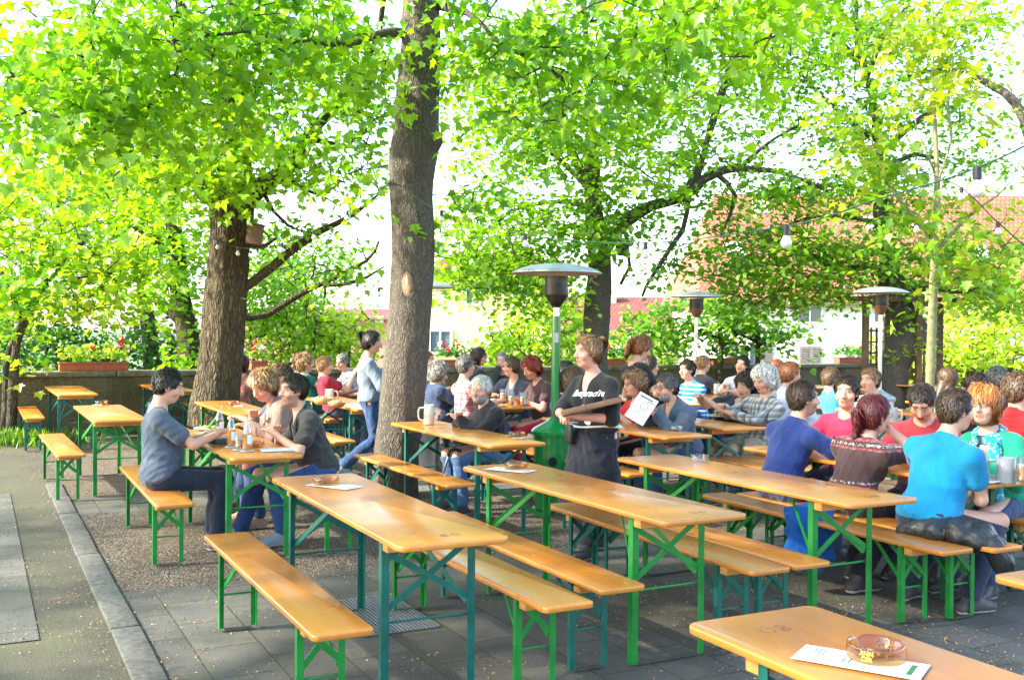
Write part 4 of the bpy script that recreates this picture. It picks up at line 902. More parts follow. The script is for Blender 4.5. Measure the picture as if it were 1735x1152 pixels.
    for sg in (-1, 1):
        F.cone(hd(sg * .036, .112, .012), hd(sg * .034, .100, .010), .012 * sc, .010 * sc, .012, cut=True)
        F.ell(hd(sg * .033, .073, .012), np.array([.014, .014, .012]) * sc, Mh, .004)
        F.ell(hd(sg * .046, .058, -.028), np.array([.024, .026, .024]) * sc, Mh, .02)
        F.ell(hd(sg * .077, -.008, -.004), np.array([.010, .020, .032]) * sc, Mh, .006)
    F.cone(hd(0, .088, .018), hd(0, .112, -.026), .0085 * sc, .0135 * sc, .012); F.cone(hd(-.012, .098, -.030), hd(.012, .098, -.030), .009 * sc, .009 * sc, .008)
    F.cone(hd(-.020, .083, -.058), hd(.020, .083, -.058), .0085 * sc, .0085 * sc, .006); F.cone(hd(-.016, .083, -.069), hd(.016, .083, -.069), .0085 * sc, .0085 * sc, .004)
    # hands: palm, four fingers, thumb
    for i, sg in enumerate((-1, 1)):
        a = unit(wri[i] - elb[i]); up = np.array([0, 0, 1.0]); side = unit(np.cross(a, up)) if abs(a[2]) < .95 else np.array([1.0, 0, 0]); nn = np.cross(side, a)
        if nn[2] < 0 and abs(a[2]) < .95: nn = -nn; side = -side
        ins = -sg * side if (side @ np.array([1.0, 0, 0])) > 0 else sg * side     # thumb side: towards the middle
        w_ = wri[i]; kn_ = [w_ + a * .088 * sc + ins * q * sc for q in (.030, .010, -.010, -.028)]
        F.cone(w_, w_ + a * .03, .026 * sc, .026 * sc, .01)
        for q in kn_: F.cone(w_ + a * .02 + (q - w_ - a * .088 * sc) * .5, q, .0165 * sc, .0125 * sc, .012)
        c = curl[i]; fr = max(.0085 * sc, h * .95)
        for q, ln in zip(kn_, (.072, .080, .074, .058)):
            d0 = a; p0 = q
            for j, fr_l in enumerate((.45, .32, .23)):
                ang = c * (.5 + .55 * j); d1 = unit(a * math.cos(ang * (1 + .25 * j)) - nn * math.sin(ang * (1 + .25 * j))); p1 = p0 + d1 * ln * fr_l * sc
                F.cone(p0, p1, fr * (1 - .08 * j), fr * (.92 - .08 * j), .004); p0 = p1
        tb = w_ + a * .025 + ins * .026 * sc; t1 = tb + unit(a * .7 + ins * .7 - nn * .25) * .042 * sc; t2 = t1 + unit(a * .95 + ins * .15 - nn * .3) * .034 * sc
        F.cone(tb, t1, .0135 * sc, .0115 * sc, .01); F.cone(t1, t2, .0105 * sc, .009 * sc, .004); hands.append(w_ + a * .09)
    V, Q = F.mesh()
    rel = V - H; la = rel @ hr_ / sc; lb = rel @ hf / sc; lc = rel @ hu / sc
    col = np.tile(np.array(skin), (len(V), 1)); col *= (.93 + .14 * vnoise(V * 22, 3))[:, None]
    hd_m = (np.abs(la) < .1) & (np.abs(lb) < .14) & (np.abs(lc) < .13)
    chk = np.exp(-((np.abs(la) - .043) ** 2 + (lb - .075) ** 2 + (lc + .026) ** 2) / .0007) * hd_m; col = col * (1 - chk[:, None] * np.array([-.06, .18, .16]))
    lips = hd_m & (np.abs(la) < .027 - np.abs(lc + .063) * .8) & (lb > .066) & (lc < -.050) & (lc > -.078); col[lips] = col[lips] * (.82, .50, .52)
    mouth = hd_m & (np.abs(la) < .024) & (lb > .066) & (np.abs(lc + .0635) < .004 + h * .18); col[mouth] *= .45
    hcol = np.array(HC[hairc]); brow = hd_m & (np.abs(np.abs(la) - .033) < .021) & (lb > .055) & (np.abs(lc - .036) < .0055 + h * .2); col[brow] = hcol * .6 + col[brow] * .25
    ed = np.sqrt(((np.abs(la) - .033) / 1.25) ** 2 + (lc - .011) ** 2); eye = hd_m & (lb > .05) & (ed < .0125); col[eye] = col[eye] * .5
    ew = hd_m & (lb > .05) & (ed < .0095) & (np.abs(lc - .011) < .006 + h * .15); col[ew] = (.55, .52, .48)
    iris = hd_m & (lb > .05) & (np.hypot(np.abs(la) - .033, lc - .011) < .0058); col[iris] = (.045, .035, .03)
    if beard == 'stubble':
        st = hd_m & (lc < -.03) & (lb > -.01) & ~lips; col[st] = col[st] * .62 + .03
    o = mesh_np(name or 'person', V, Q, M_SKIN, None, True, None, col); o.location = base; o.rotation_euler[2] = fa
    tag(o, label, 'person', 'people in the beer garden'); PEOPLE[label] = o
    rg = R3(abs(hash(label)) % 1000 if False else sum(map(ord, label)))
    def cloth(nm, F, mat, wr=.006):
        V, Q = F.mesh()
        if not len(V): return None
        w_ = 0
        for j in range(5):
            kx = rg.normal(size=3) * (14 + 10 * j) * np.array([1, 1, .75]); ph = rg.random() * 6.3
            w_ = w_ + (1.0 - 2.4 * np.abs(np.sin(V @ kx * .6 + ph + 3.0 * vnoise(V * 6, j))) ** .8) / (1 + .6 * j)
        cen = P * .35 + N * .65
        me_n = V - np.array([0, 0, 0]); u = V - (P + np.outer(np.clip((V - P) @ t, 0, T), t)); u = u / (np.linalg.norm(u, axis=1)[:, None] + 1e-6)
        V = V + u * (w_ * wr * .42)[:, None]
        return mesh_np(nm, V, Q, mat, o, True)
    # ---- clothes
    mat = fabric(top + '_' + '_'.join('%02d' % int(c * 99) for c in topc) + (pat or ''), topc, pat, c2, c3, psc)
    n = sleeve if sleeve is not None else dict(tee=.52, shirt=.62, long=1.97, jacket=2.0, tank=.18, tunic=1.2)[top]
    g = dict(tee=.009, shirt=.013, long=.011, jacket=.020, tank=.008, tunic=.012)[top]
    F = Field(lo, hi, h); torso(F, g); F.ell(at(0, 0, .02), np.array([.172 * wide, .122, .12]) * sc + g, M3, .05)
    sleeve_(F, g, n, loose=.012 if n < 1 else .006)
    if top == 'jacket' and collar is None: F.cone(at(0, -.02, T - .02), at(0, -.01, T + .045), .080 * sc, .074 * sc, .02)
    if collar: F.cone(at(0, -.012, T - .02), at(0, -.002, T + .035), .074 * sc, .068 * sc, .012)
    r_n = dict(round=.072, wide=.098, vee=.078, high=.058)[neck] * sc
    F.cone(at(0, .01, T + .0), at(0, .03, T + .16), r_n, r_n * 1.15, .006, cut=True)
    if neck in ('vee', 'wide') or collar: F.cone(at(0, .06, T + .02), at(0, .135, T * (.70 if neck == 'vee' else .80)), .062 * sc, .012, .01, cut=True)
    if stand is None: F.half(at(0, 0, -.075 + hem), -t)
    else: F.half(at(0, 0, .0 + hem), -t)
    shirt = cloth(topless_name, F, mat, .012 if top in ('shirt', 'jacket', 'tunic') else .008)
    F = Field(lo, hi, h); pm = fabric('trousers_' + '_'.join('%02d' % int(c * 99) for c in pants), pants, 'denim' if pden else None, tuple(min(1, c * 1.7 + .012) for c in pants), rough=.9)
    F.ell(at(0, -.005, .0), np.array([.172 * wide, .124, .12]) * sc, M3, .04); legs_(F, .008, flare=.016, full=.93); F.half(at(0, 0, .055), t)
    cloth('trousers', F, pm, .012)
    if over is not None:
        F = Field(lo, hi, h); torso(F, .024); F.ell(at(0, 0, .02), np.array([.180 * wide, .132, .12]) * sc + .02, M3, .05); sleeve_(F, .024, over_sleeve, loose=.006)
        F.cone(at(0, -.025, T - .03), at(0, -.012, T + .035), .084 * sc, .080 * sc, .02)
        F.cone(at(0, .01, T), at(0, .03, T + .16), .070 * sc, .085 * sc, .006, cut=True)
        F.cone(at(0, .05, T + .05), at(0, .16, T * .55), .078 * sc, over_open, .01, cut=True); F.cone(at(0, .16, T * .55), at(0, .22, -.10), over_open, over_open * 1.3, .01, cut=True)
        F.half(at(0, 0, -.085 + hem) if stand is None else at(0, 0, -.02), -t); cloth('jacket', F, fabric('over_' + '_'.join('%02d' % int(c * 99) for c in over), over), .012)
    # ---- shoes
    sm = shoes or M_SHOE
    for i, sg in enumerate((-1, 1)):
        fdir = unit(np.array([sg * .15, 1.0, 0])) if legs is None or len(legs[i]) < 3 else unit(legs[i][2]); B0 = A[i]
        F = Field(B0 - .22, B0 + .25, max(.009, h)); heel = B0 - fdir * .035 + np.array([0, 0, -.055]); toe = B0 + fdir * .165 + np.array([0, 0, -.058])
        if legs is not None and len(legs[i]) > 3: toe = B0 + fdir * .165
        F.cone(heel, B0, .040, .040, .02); F.cone(heel, toe, .036, .034, .03); F.cone(B0 + fdir * .02, B0 + fdir * .11 + (toe - heel) * .0 + np.array([0, 0, -.045]), .036, .034, .03)
        F.half(B0 + np.array([0, 0, -.092]), (0, 0, -1)); V, Q = F.mesh(); s_ = mesh_np('shoe', V, Q, [sm, M_SOLE], o, True)
        zc = np.array([p.center[2] for p in s_.data.polygons]); s_.data.polygons.foreach_set('material_index', (zc < B0[2] - .070).astype(np.int32))
    # ---- hair
    hm = m_hair('hair_' + hairc, HC[hairc])
    if hair != 'bald':
        hh = max(.0065, h * .85); F = Field(H - .26, H + .24, hh)
        th_ = dict(short=.010, crop=.006, fringe=.010, curly=.028, bob=.022, long=.020, tail=.012, bun=.010, thick=.026, mop=.032, receding=.011)[hair] * sc
        F.ell(hd(0, -.018, .034), np.array([.076, .097, .088]) * sc + th_, Mh, .01)
        if hair in ('bob', 'long', 'thick', 'mop', 'curly', 'short', 'receding', 'tail', 'bun', 'crop'): F.ell(hd(0, -.050, -.020), (np.array([.070, .060, .075]) if hair not in ('short', 'crop', 'receding') else np.array([.066, .056, .064])) * sc + th_ * (.8 if hair not in ('short', 'crop', 'receding') else .35), Mh, .02)
        if hair in ('bob', 'long'):
            for sg in (-1, 1): F.cone(hd(sg * .072, -.02, .03), hd(sg * .074, -.025, -.085), .026 * sc, .022 * sc, .02)
            F.ell(hd(0, -.065, -.06), np.array([.074, .050, .075]) * sc, Mh, .03)
        if hair == 'long':
            F.cone(hd(0, -.07, -.04), at(0, -.075, T - .10), .062 * sc, .060 * sc, .03)
            for sg in (-1, 1): F.cone(hd(sg * .065, -.04, -.05), at(sg * .085, -.045, T - .09), .034 * sc, .032 * sc, .03)
        if hair == 'tail': F.cone(hd(0, -.105, .03), hd(0, -.150, .010), .026 * sc, .030 * sc, .01); F.cone(hd(0, -.150, .010), hd(.0, -.145, -.16), .032 * sc, .018 * sc, .01)
        if hair == 'bun': F.ell(hd(0, -.125, .085), np.array([.038, .036, .036]) * sc, Mh, .006)
        # the face stays free
        fo = dict(receding=.092, crop=.082, fringe=.048, bun=.074, tail=.070, thick=.074, mop=.074, bob=.070).get(hair, .080)
        F.ell(hd(0, .120, -.055), np.array([.086, .098, .098 + fo - .030]) * sc, Mh, .01, cut=True)
        if hair not in ('bob', 'long', 'mop'):
            for sg in (-1, 1): F.ell(hd(sg * .085, .010, -.055), np.array([.040, .060, .068]) * sc, Mh, .008, cut=True)
        if hair not in ('long', 'bob', 'tail'): F.half(hd(0, -.09, -.066 if hair not in ('mop', 'curly', 'thick') else -.100), -hu * .8 + hf * .25)
        if hair == 'bob': F.half(hd(0, 0, -.125), -hu)
        V, Q = F.mesh()
        if len(V):
            am = dict(curly=.026, mop=.018, thick=.012, crop=.003, bun=.004).get(hair, .008); u = unit_rows(V - H)
            nz = vnoise(V * np.array([38, 38, 24.0]), 4) - .5 + .6 * (vnoise(V * 85, 6) - .5); V = V + u * (nz * am * 1.3)[:, None]
            V, Q2, hc_ = strands(V, list(map(tuple, Q)), hd(0, -.055, .125), H, hu, hf, hair, h, rg)
            mesh_np('hair', V, Q2, hm, o, True, None, hc_)
    if beard in ('full', 'goatee'):
        F = Field(H - .2, H + .2, max(.0065, h * .85)); F.ell(hd(0, .030, -.072), np.array([.060, .062, .052]) * sc + .004, Mh, .02)
        F.ell(hd(0, .075, -.047), np.array([.032, .020, .010]) * sc + .003, Mh, .01); F.ell(hd(0, .105, -.060), np.array([.024, .022, .008]) * sc, Mh, .004, cut=True)
        F.half(hd(0, 0, -.035), hu); F.half(hd(0, .012, 0), -hf); V, Q = F.mesh(); V = V + unit_rows(V - H) * ((vnoise(V * 90, 2) - .5) * .008)[:, None]; mesh_np('beard', V, Q, m_hair('hair_' + ('grey' if beard == 'full' else hairc), HC['grey' if beard == 'full' else hairc]), o, True, None, np.ones((len(V), 3)))
    if glasses:
        b = MB()
        for sg in (-1, 1):
            ring = [hd(sg * .035 + .024 * math.cos(q), .100 - .004 * math.cos(q) ** 2, .010 + .017 * math.sin(q)) for q in np.linspace(0, 2 * PI, 15)]
            b.tube(ring, .0022 * sc, 6, cap=False); b.tube([hd(sg * .059, .096, .014), hd(sg * .080, .05, .014), hd(sg * .082, -.02, .010)], .002, 6)
        b.tube([hd(-.012, .103, .014), hd(.012, .103, .014)], .002, 6); b.build('glasses', M_SPEC, o, smooth=True)
    return dict(o=o, shirt=shirt, H=H, hd=hd, at=at, T=T, base=base, fa=fa, hands=hands, wri=wri, elb=elb, P=P, N=N, x=x, f=f, t=t, S=S, lo=lo, hi=hi, h=h, cloth=cloth, sleeve=sleeve_, torso=torso, Field=Field, sc=sc, world=lambda p: np.array([p[0] * ca - p[1] * sa + base[0], p[0] * sa + p[1] * ca + base[1], p[2]]))
def strands(V, Q, crown, H, hu, hf, style, h, rg):
    """loose locks lying on the hair surface, combed away from the crown"""
    n = int((2600 if h < .008 else 1700 if h < .01 else 800) * (1.5 if style == 'long' else 1)); n = min(n, len(V) * 4)
    L0 = dict(crop=.012, short=.034, receding=.03, curly=.045, mop=.055, thick=.055, bob=.085, long=.13, tail=.06, bun=.05).get(style, .04)
    ok = np.flatnonzero(((V - crown) @ hu > -.045) | (((V - H) @ unit(np.cross(np.cross(hu, crown - H), hu))) > -.02) | (style in ('long', 'bob'))); ok = ok[~((((V[ok] - H) @ hf) > .045) & (((V[ok] - H) @ hu) < (.088 if style not in ('bob', 'long') else .075)))]; i = ok[rg.integers(0, len(ok), n)]; p = V[i]; u = unit_rows(p - H - hu * .02); g = p - crown; g = g - u * (g * u).sum(1)[:, None]
    g = unit_rows(g) + rg.normal(size=(n, 3)) * (.28 if style not in ('curly', 'mop') else .75) - hu * .35; g = unit_rows(g - u * (g * u).sum(1)[:, None])
    L = L0 * rg.uniform(.6, 1.25, n)[:, None]; w = np.cross(u, g) * (rg.uniform(.0018, .0040, n) * (1 if h < .008 else 1.4))[:, None]
    lift = rg.uniform(.001, .012, n)[:, None] * (2.2 if style in ('curly', 'mop', 'thick') else 1); b0 = p - u * .003; m = p + g * L * .5 + u * (lift + .002 - L * L * 1.2); t = p + g * L + u * (lift * .8 - L * L * 5.0)
    o = len(V); A = np.stack([b0 - w, b0 + w, m - w, m + w, t], 1).reshape(-1, 3); k = o + 5 * np.arange(n)
    F = Q + [f for a in k.tolist() for f in ((a, a + 1, a + 3, a + 2), (a + 2, a + 3, a + 4))]
    cl = np.concatenate([np.full(o, .75), np.repeat(np.exp(rg.normal(.05, .42, n)), 5)])[:, None] * np.ones(3)
    return np.concatenate([V, A]), F, cl
def unit_rows(v): return v / (np.linalg.norm(v, axis=1)[:, None] + 1e-9)
FR, FL = -62.8, 117.2            # chest bearings across the tables: to the right, to the left
JEAN, DARK = (.03, .06, .15), (.012, .013, .018)
# ---------------------------------------------------------------- who sits and stands where
NEAR, MID, FAR = .0075, .0095, .012
pL = person('man in blue-grey short sleeved shirt sitting alone on the left bench', (1.20, 8.02), (286, 655), FR, look=-8, nod=18, top='shirt', topc=(.075, .10, .14), pants=(.012, .018, .035), hair='short', hairc='black', h=NEAR, belly=.5, arms=((-.02, .36, .87), (.08, .40, .87)), collar=1, dy=.12, legs=[((-.12, .46, .53), (-.11, .42, .10)), ((.13, .45, .53), (.12, .40, .10))])
person('curly blond woman in brown cardigan over a white top, looking down', (2.42, 8.75), (446, 655), FL, look=28, nod=28, sex='f', top='tank', topc=(.50, .50, .54), over=(.21, .135, .105), pants=JEAN, hair='thick', hairc='blond', h=NEAR, wide=1.15, neck='round', arms=((-.10, .40, .84), (.08, .34, .90)), shoes=M_SHOET, skin=(.56, .25, .17), legs=[((-.13, .42, .53), (-.12, .34, .10)), ((.13, .42, .53), (.16, .36, .10))])
pD = person('dark haired man in charcoal shirt sitting beside the blond woman', (2.42, 7.98), (497, 662), FL, look=12, nod=2, top='shirt', topc=(.038, .036, .034), pants=(.02, .05, .14), hair='short', hairc='darkbrown', h=NEAR, belly=.4, beard='stubble', arms=((-.06, .37, .845), (.03, .34, .85)), shoes=M_SHOEG, collar=1, legs=[((-.16, .42, .53), (-.12, .34, .10)), ((.10, .46, .53), (.10, .62, .10))], dy=.05)
person('woman with dark red hair half hidden behind the thick trunk', (406, 15.2), (407, 617), 150, sex='f', top='tee', topc=(.35, .12, .09), hair='bob', hairc='wine', h=FAR, stand=None)
person('person with brown hair seen behind the charcoal shirt man', (478, 9.75), (474, 639), 117, top='tee', topc=(.05, .06, .09), hair='short', hairc='brown', h=FAR)
person('woman with curly light hair and green vest, back turned', (4.22, 14.35), (519, 616), FR, look=-20, sex='f', top='tank', topc=(.012, .13, .10), hair='curly', hairc='blond', h=FAR)
person('auburn haired woman behind the curly woman in green vest', (4.25, 15.3), (511, 613), FR, look=20, sex='f', top='tee', topc=(.55, .5, .5), hair='bob', hairc='reddish', h=FAR)
person('man in maroon T-shirt resting his chin on his hand', (4.28, 13.55), (551, 620), FR, look=-12, nod=4, top='tee', topc=(.27, .012, .035), hair='short', hairc='fair', h=MID, arms=((-.12, .40, .83), (.04, .26, 1.05, .3, .4, -1)), dy=.16, wide=1.08)
person('grey haired man with glasses in plaid shirt facing left', (5.22, 15.55), (580, 614), FL, look=25, nod=10, top='shirt', topc=(.50, .42, .44), pat='plaid', c2=(.10, .10, .22), c3=(.75, .7, .7), hair='short', hairc='grey', glasses=1, h=MID)
person('standing woman with dark hair bun, grey sweater and jeans, partly behind the big trunk', (627, 11.15), (630, 580), -75, look=-8, nod=4, sex='f', top='long', topc=(.15, .19, .235), pants=(.02, .05, .12), hair='bun', hairc='black', stand=1.02, h=MID, arms=((-.2, .18, 1.02), (.16, .30, 1.00)), sleeve=1.5, neck='wide', hem=-.02, hs=.95, legs=[((-.08, .10, .50), (-.06, .16, .09)), ((.10, .06, .50), (.12, -.30, .22), (0, .8, -.6), 1)], shoes=M_SHOEG, dy=.02)
person('grey curly haired man with glasses in navy pullover', (5.05, 11.75), (744, 633), FR, look=-6, nod=14, top='long', topc=(.028, .045, .10), hair='mop', hairc='grey', glasses=1, h=MID, wide=1.05)
person('grey haired man seen from behind in red and white checked shirt', (5.05, 10.95), (790, 620), FR, look=10, top='shirt', topc=(.46, .30, .30), pat='plaid', c2=(.30, .012, .03), c3=(.6, .5, .5), hair='short', hairc='darkgrey', h=MID, wide=1.08, psc=1.1)
person('bearded man with reddish hair behind the silver heater pole', (727, 15.0), (725, 611), -120, top='shirt', topc=(.16, .20, .22), hair='short', hairc='reddish', beard='goatee', h=FAR)
person('white haired old man with goatee in black jacket leaning on the table', (4.27, 8.62), (815, 661), FL, look=32, nod=4, top='jacket', topc=(.013, .012, .013), pants=(.06, .12, .24), hair='receding', hairc='white', beard='full', h=NEAR, wide=1.1, belly=.5, arms=((-.03, .38, .845), (.04, .36, .85)), skin=(.50, .27, .19), dy=.10)
person('brown haired person with back turned near the wall', (812, 15.2), (812, 605), -70, look=-30, top='jacket', topc=(.02, .02, .025), hair='bob', hairc='darkbrown', h=FAR)
person('grey cropped man holding a hand to his mouth', (853, 15.4), (850, 612), 170, top='jacket', topc=(.03, .035, .03), hair='crop', hairc='grey', h=FAR, arms=((-.14, .38, .83), (.03, .22, 1.12, .5, .3, -1)))
person('man in dark jacket and grey shirt turning towards the red haired woman', (6.12, 11.8), (867, 622), 140, look=-55, top='shirt', topc=(.12, .14, .17), collar=1, over=(.018, .024, .045), hair='short', hairc='brown', glasses=1, h=MID, wide=1.12)
pRH = person('woman with bright red hair in brown T-shirt and red trousers', (6.12, 10.95), (900, 625), FL, look=8, nod=22, sex='f', top='tee', topc=(.055, .028, .026), pants=(.45, .012, .03), pden=False, hair='thick', hairc='red', h=MID, wide=1.25, belly=.5, skin=(.56, .25, .17))
person('person with black hair behind the green heater pole, hand at cheek', (958, 13.6), (958, 630), 160, top='tee', topc=(.02, .02, .03), hair='bob', hairc='black', h=FAR, arms=((-.14, .38, .83), (.03, .24, 1.08, .5, .3, -1)))
person('brown haired person in blue sweater seen from behind, next to the waitress', (4.92, 8.42), (972, 646), FR, look=-10, top='long', topc=(.022, .045, .14), hair='bob', hairc='brown', h=MID, wide=1.2, belly=.4, dy=.02)
# the waitress
wt = person('waitress in black printed top and dark apron carrying a wooden tray', (1012, 7.75), (996, 597), 130, look=-14, nod=2, sex='f', top='long', topc=(.012, .012, .014), pants=(.016, .018, .026), pden=False, hair='bun', hairc='fair', stand=.98, h=NEAR, neck='vee', sleeve=1.06, wide=1.12, arms=(('W', 982, 706, 7.42), (-.02, .36, 1.05, .9, -.1, -.5)), curl=(1.3, 1.0), hem=.04, skin=(.60, .30, .21), dy=.05, hs=.97, legs=[((-.09, .10, .48), (-.09, .16, .09)), ((.09, .02, .48), (.09, -.12, .10))], name='person')
person('standing woman with auburn ponytail and glasses in black T-shirt looking down', (1085, 10.9), (1088, 590), -60, look=-6, nod=28, sex='f', top='tee', topc=(.013, .013, .014), pants=DARK, hair='tail', hairc='reddish', stand=.97, h=MID, glasses=1, neck='wide', arms=((-.12, .20, 1.02), (.14, .20, 1.0)), dy=.10)
person('young dark haired man in black jacket before the ponytail woman', (1100, 12.0), (1101, 621), -40, look=-25, top='jacket', topc=(.014, .014, .016), hair='short', hairc='darkbrown', h=MID)
person('woman in red top with short copper hair and glasses', (5.92, 8.62), (1074, 651), FL, look=0, nod=4, sex='f', top='tee', topc=(.50, .014, .016), pants=DARK, pden=False, hair='thick', hairc='fair', glasses=1, neck='wide', sleeve=1.0, h=MID, wide=1.15, arms=((-.06, .34, .85), (.08, .36, .85)))
pM = person('bearded man in blue jacket reading a folded menu', (5.92, 7.95), (1130, 657), FL, look=-2, nod=8, top='shirt', topc=(.09, .10, .11), collar=1, over=(.055, .09, .135), over_open=.045, pants=(.03, .05, .10), hair='short', hairc='darkgrey', beard='full', glasses=1, h=NEAR, wide=1.1, belly=.4, arms=((-.09, .37, .88), (.07, .37, .90)), curl=(1.0, 1.0))
person('dark haired man in blue and white striped polo shirt', (8.30, 10.9), (1164, 627), FL, look=8, top='tee', topc=(.02, .19, .55), pat='hstripe', c2=(.75, .8, .85), hair='short', hairc='darkbrown', h=MID, wide=1.12, belly=.3, dy=.08, psc=1.3)
person('fair haired man half hidden by the right silver heater pole', (1192, 15.2), (1192, 617), -65, top='tee', topc=(.05, .05, .06), hair='short', hairc='fair', h=FAR)
person('dark haired man in white shirt leaning sideways to his mug', (9.60, 11.6), (1257, 618), 140, look=10, top='shirt', topc=(.55, .53, .55), hair='short', hairc='black', sleeve=1.6, h=MID, arms=((-.1, .42, .85), ('W', 1222, 658, 14.0)), tilt=12, dy=.05)
person('woman with dark brown hair in navy top, hands folded', (6.92, 8.72), (1263, 655), 135, look=0, nod=8, sex='f', top='tee', topc=(.016, .018, .03), pants=(.03, .06, .14), hair='thick', hairc='darkbrown', neck='wide', h=MID, arms=((-.02, .30, .98), (.04, .28, .99)), curl=(1.1, 1.1))
person('white haired man in black and white checked shirt and khaki trousers', (6.92, 8.12), (1294, 645), FL, look=4, nod=14, top='shirt', topc=(.44, .43, .40), pat='plaid', c2=(.10, .10, .11), c3=(.02, .02, .02), pants=(.40, .33, .23), pden=False, hair='mop', hairc='white', sleeve=1.85, h=NEAR, wide=1.08, arms=((-.02, .38, .87), (.06, .36, .93)), legs=[((-.12, .43, .53), (-.15, .56, .10)), ((.12, .43, .53), (.14, .50, .10))])
person('bald man behind the white haired man', (1320, 12.3), (1318, 627), FR, top='tee', topc=(.04, .045, .06), hair='crop', hairc='reddish', h=FAR, skin=(.50, .25, .16))
person('man with reddish short hair in white shirt facing right', (7.42, 8.35), (1340, 634), FR, look=-4, top='shirt', topc=(.48, .53, .62), hair='short', hairc='reddish', sleeve=1.9, h=MID, collar=1)
person('man in light blue shirt with short brown hair, back half turned', (8.95, 9.0), (1409, 642), FR, look=-8, nod=6, top='shirt', topc=(.06, .36, .78), hair='short', hairc='brown', sleeve=1.9, h=MID, collar=1)
person('fair haired young man in white shirt facing left', (8.42, 8.05), (1474, 645), FL, look=8, top='shirt', topc=(.58, .56, .60), hair='short', hairc='fair', h=MID, collar=1, sleeve=1.9)
pP = person('smiling man in pink T-shirt with dark curly hair', (6.02, 6.0), (1434, 665), 132, look=18, nod=2, top='tee', topc=(.60, .04, .10), hair='short', hairc='darkbrown', h=NEAR, wide=1.05, arms=((-.06, .36, .85), (.10, .36, .85)))
person('man in navy T-shirt seen from behind at the middle right table', (5.10, 5.72), (1362, 676), FR, look=-18, top='tee', topc=(.010, .028, .135), pants=(.04, .08, .18), hair='short', hairc='darkbrown', h=NEAR, wide=1.12, arms=((-.12, .37, .85), (.16, .37, .85, 1, .1, -.5)), beard='stubble')
pT = person('woman with wine red ponytail, glasses and brown patterned tunic', (5.10, 5.05), (1482, 703), FR, look=-4, nod=6, sex='f', top='tunic', topc=(.055, .028, .028), pat='border', c2=(.42, .34, .31), c3=(.22, .03, .04), pants=(.02, .02, .03), hair='tail', hairc='wine', glasses=1, h=NEAR, wide=1.2, arms=((-.10, .36, .85), (.02, .33, 1.02, .9, .1, -.6)), legs=[((-.13, .42, .53), (-.14, .18, .10)), ((.13, .40, .53), (.16, -.10, .10))], neck='wide', psc=1.6, hem=-.02, skin=(.60, .32, .23))
person('dark haired man with lowered head opposite the turquoise shirt', (6.02, 5.25), (1562, 683), 150, look=0, nod=38, top='tee', topc=(.45, .04, .05), hair='short', hairc='darkbrown', h=MID)
pQ = person('man in turquoise T-shirt seen from behind, sitting with jeans on the bench', (5.10, 4.42), (1620, 696), FR, look=-14, nod=6, top='tee', topc=(.004, .215, .42), pants=(.022, .03, .055), hair='short', hairc='darkbrown', h=NEAR, wide=1.2, belly=.3, arms=((-.10, .38, .85, -1, 0, -.4), (.10, .34, .86, .35, -.35, -1)), legs=[((-.15, .42, .53), (-.20, .05, .10)), ((.17, .42, .53), (.20, .12, .10))], skin=(.58, .32, .22), hem=.02)
pG = person('ginger woman with glasses in green cardigan and turquoise scarf', (6.02, 4.62), (1668, 687), 128, look=6, nod=0, sex='f', top='long', topc=(.008, .26, .15), pants=(.03, .06, .13), hair='bob', hairc='ginger', glasses=1, h=NEAR, neck='vee', arms=((-.04, .36, .84), (.08, .36, .84)), skin=(.62, .36, .27), dy=.14)
pR = person('person in red jacket with white crest seen from behind at the right edge', (6.55, 4.85), (1728, 662), FR, look=-10, top='jacket', topc=(.68, .012, .015), hair='short', hairc='brown', h=MID, wide=1.1, dy=.04)
person('woman with long brown hair in grey jacket looking right', (10.75, 9.2), (1607, 641), -60, look=-10, sex='f', top='jacket', topc=(.16, .18, .18), hair='long', hairc='brown', h=MID)
person('person with bushy grey hair in black, back turned', (10.75, 8.2), (1690, 643), -30, top='jacket', topc=(.012, .012, .013), hair='curly', hairc='darkgrey', h=MID, wide=1.1)
person('brown haired person bending low between two tables at right', (1655, 10.6), (1653, 656), 150, top='tee', topc=(.03, .03, .04), hair='thick', hairc='brown', h=FAR)
# ---------------------------------------------------------------- clothing extras that belong to one person
def text_mesh(txt, size, shear=0.0, bold=0.0):
    cu = bpy.data.curves.new('t', 'FONT'); cu.body = txt; cu.size = size; cu.shear = shear; cu.offset = bold; cu.align_x = 'CENTER'; cu.align_y = 'CENTER'; cu.resolution_u = 3
    o = bpy.data.objects.new('t', cu); COL.objects.link(o); dg = bpy.context.evaluated_depsgraph_get(); dg.update()
    me = bpy.data.meshes.new_from_object(o.evaluated_get(dg)); bpy.data.objects.remove(o); bpy.data.curves.remove(cu)
    bm = bmesh.new(); bm.from_mesh(me); bmesh.ops.triangulate(bm, faces=bm.faces)
    V = [tuple(v.co) for v in bm.verts]; F = [tuple(v.index for v in f.verts) for f in bm.faces]; bm.free(); bpy.data.meshes.remove(me)
    return V, F
def on_cloth(pr, name, V, F, c, xdir, ydir, mat, lift=.003, subdiv=0):
    """lays a flat drawing on a garment: (x, y) -> along xdir/ydir around c, pushed onto the cloth"""
    sh = pr['shirt']; bm = bmesh.new(); bm.from_mesh(sh.data); bvh = BVHTree.FromBMesh(bm); bm.free()
    xd, yd = Vector(xdir).normalized(), Vector(ydir).normalized(); n = xd.cross(yd); out = []
    for v in V:
        p = Vector(c) + xd * v[0] + yd * v[1]; h_ = bvh.ray_cast(p + n * .25, -n)
        out.append(h_[0] + h_[1] * lift if h_[0] else p)
    return mesh_np(name, [tuple(p) for p in out], F, mat, pr['o'], False)
M_PRINT = plain('print_white', (.72, .72, .72), .8); M_PRINTP = plain('print_purple', (.10, .012, .09), .8)
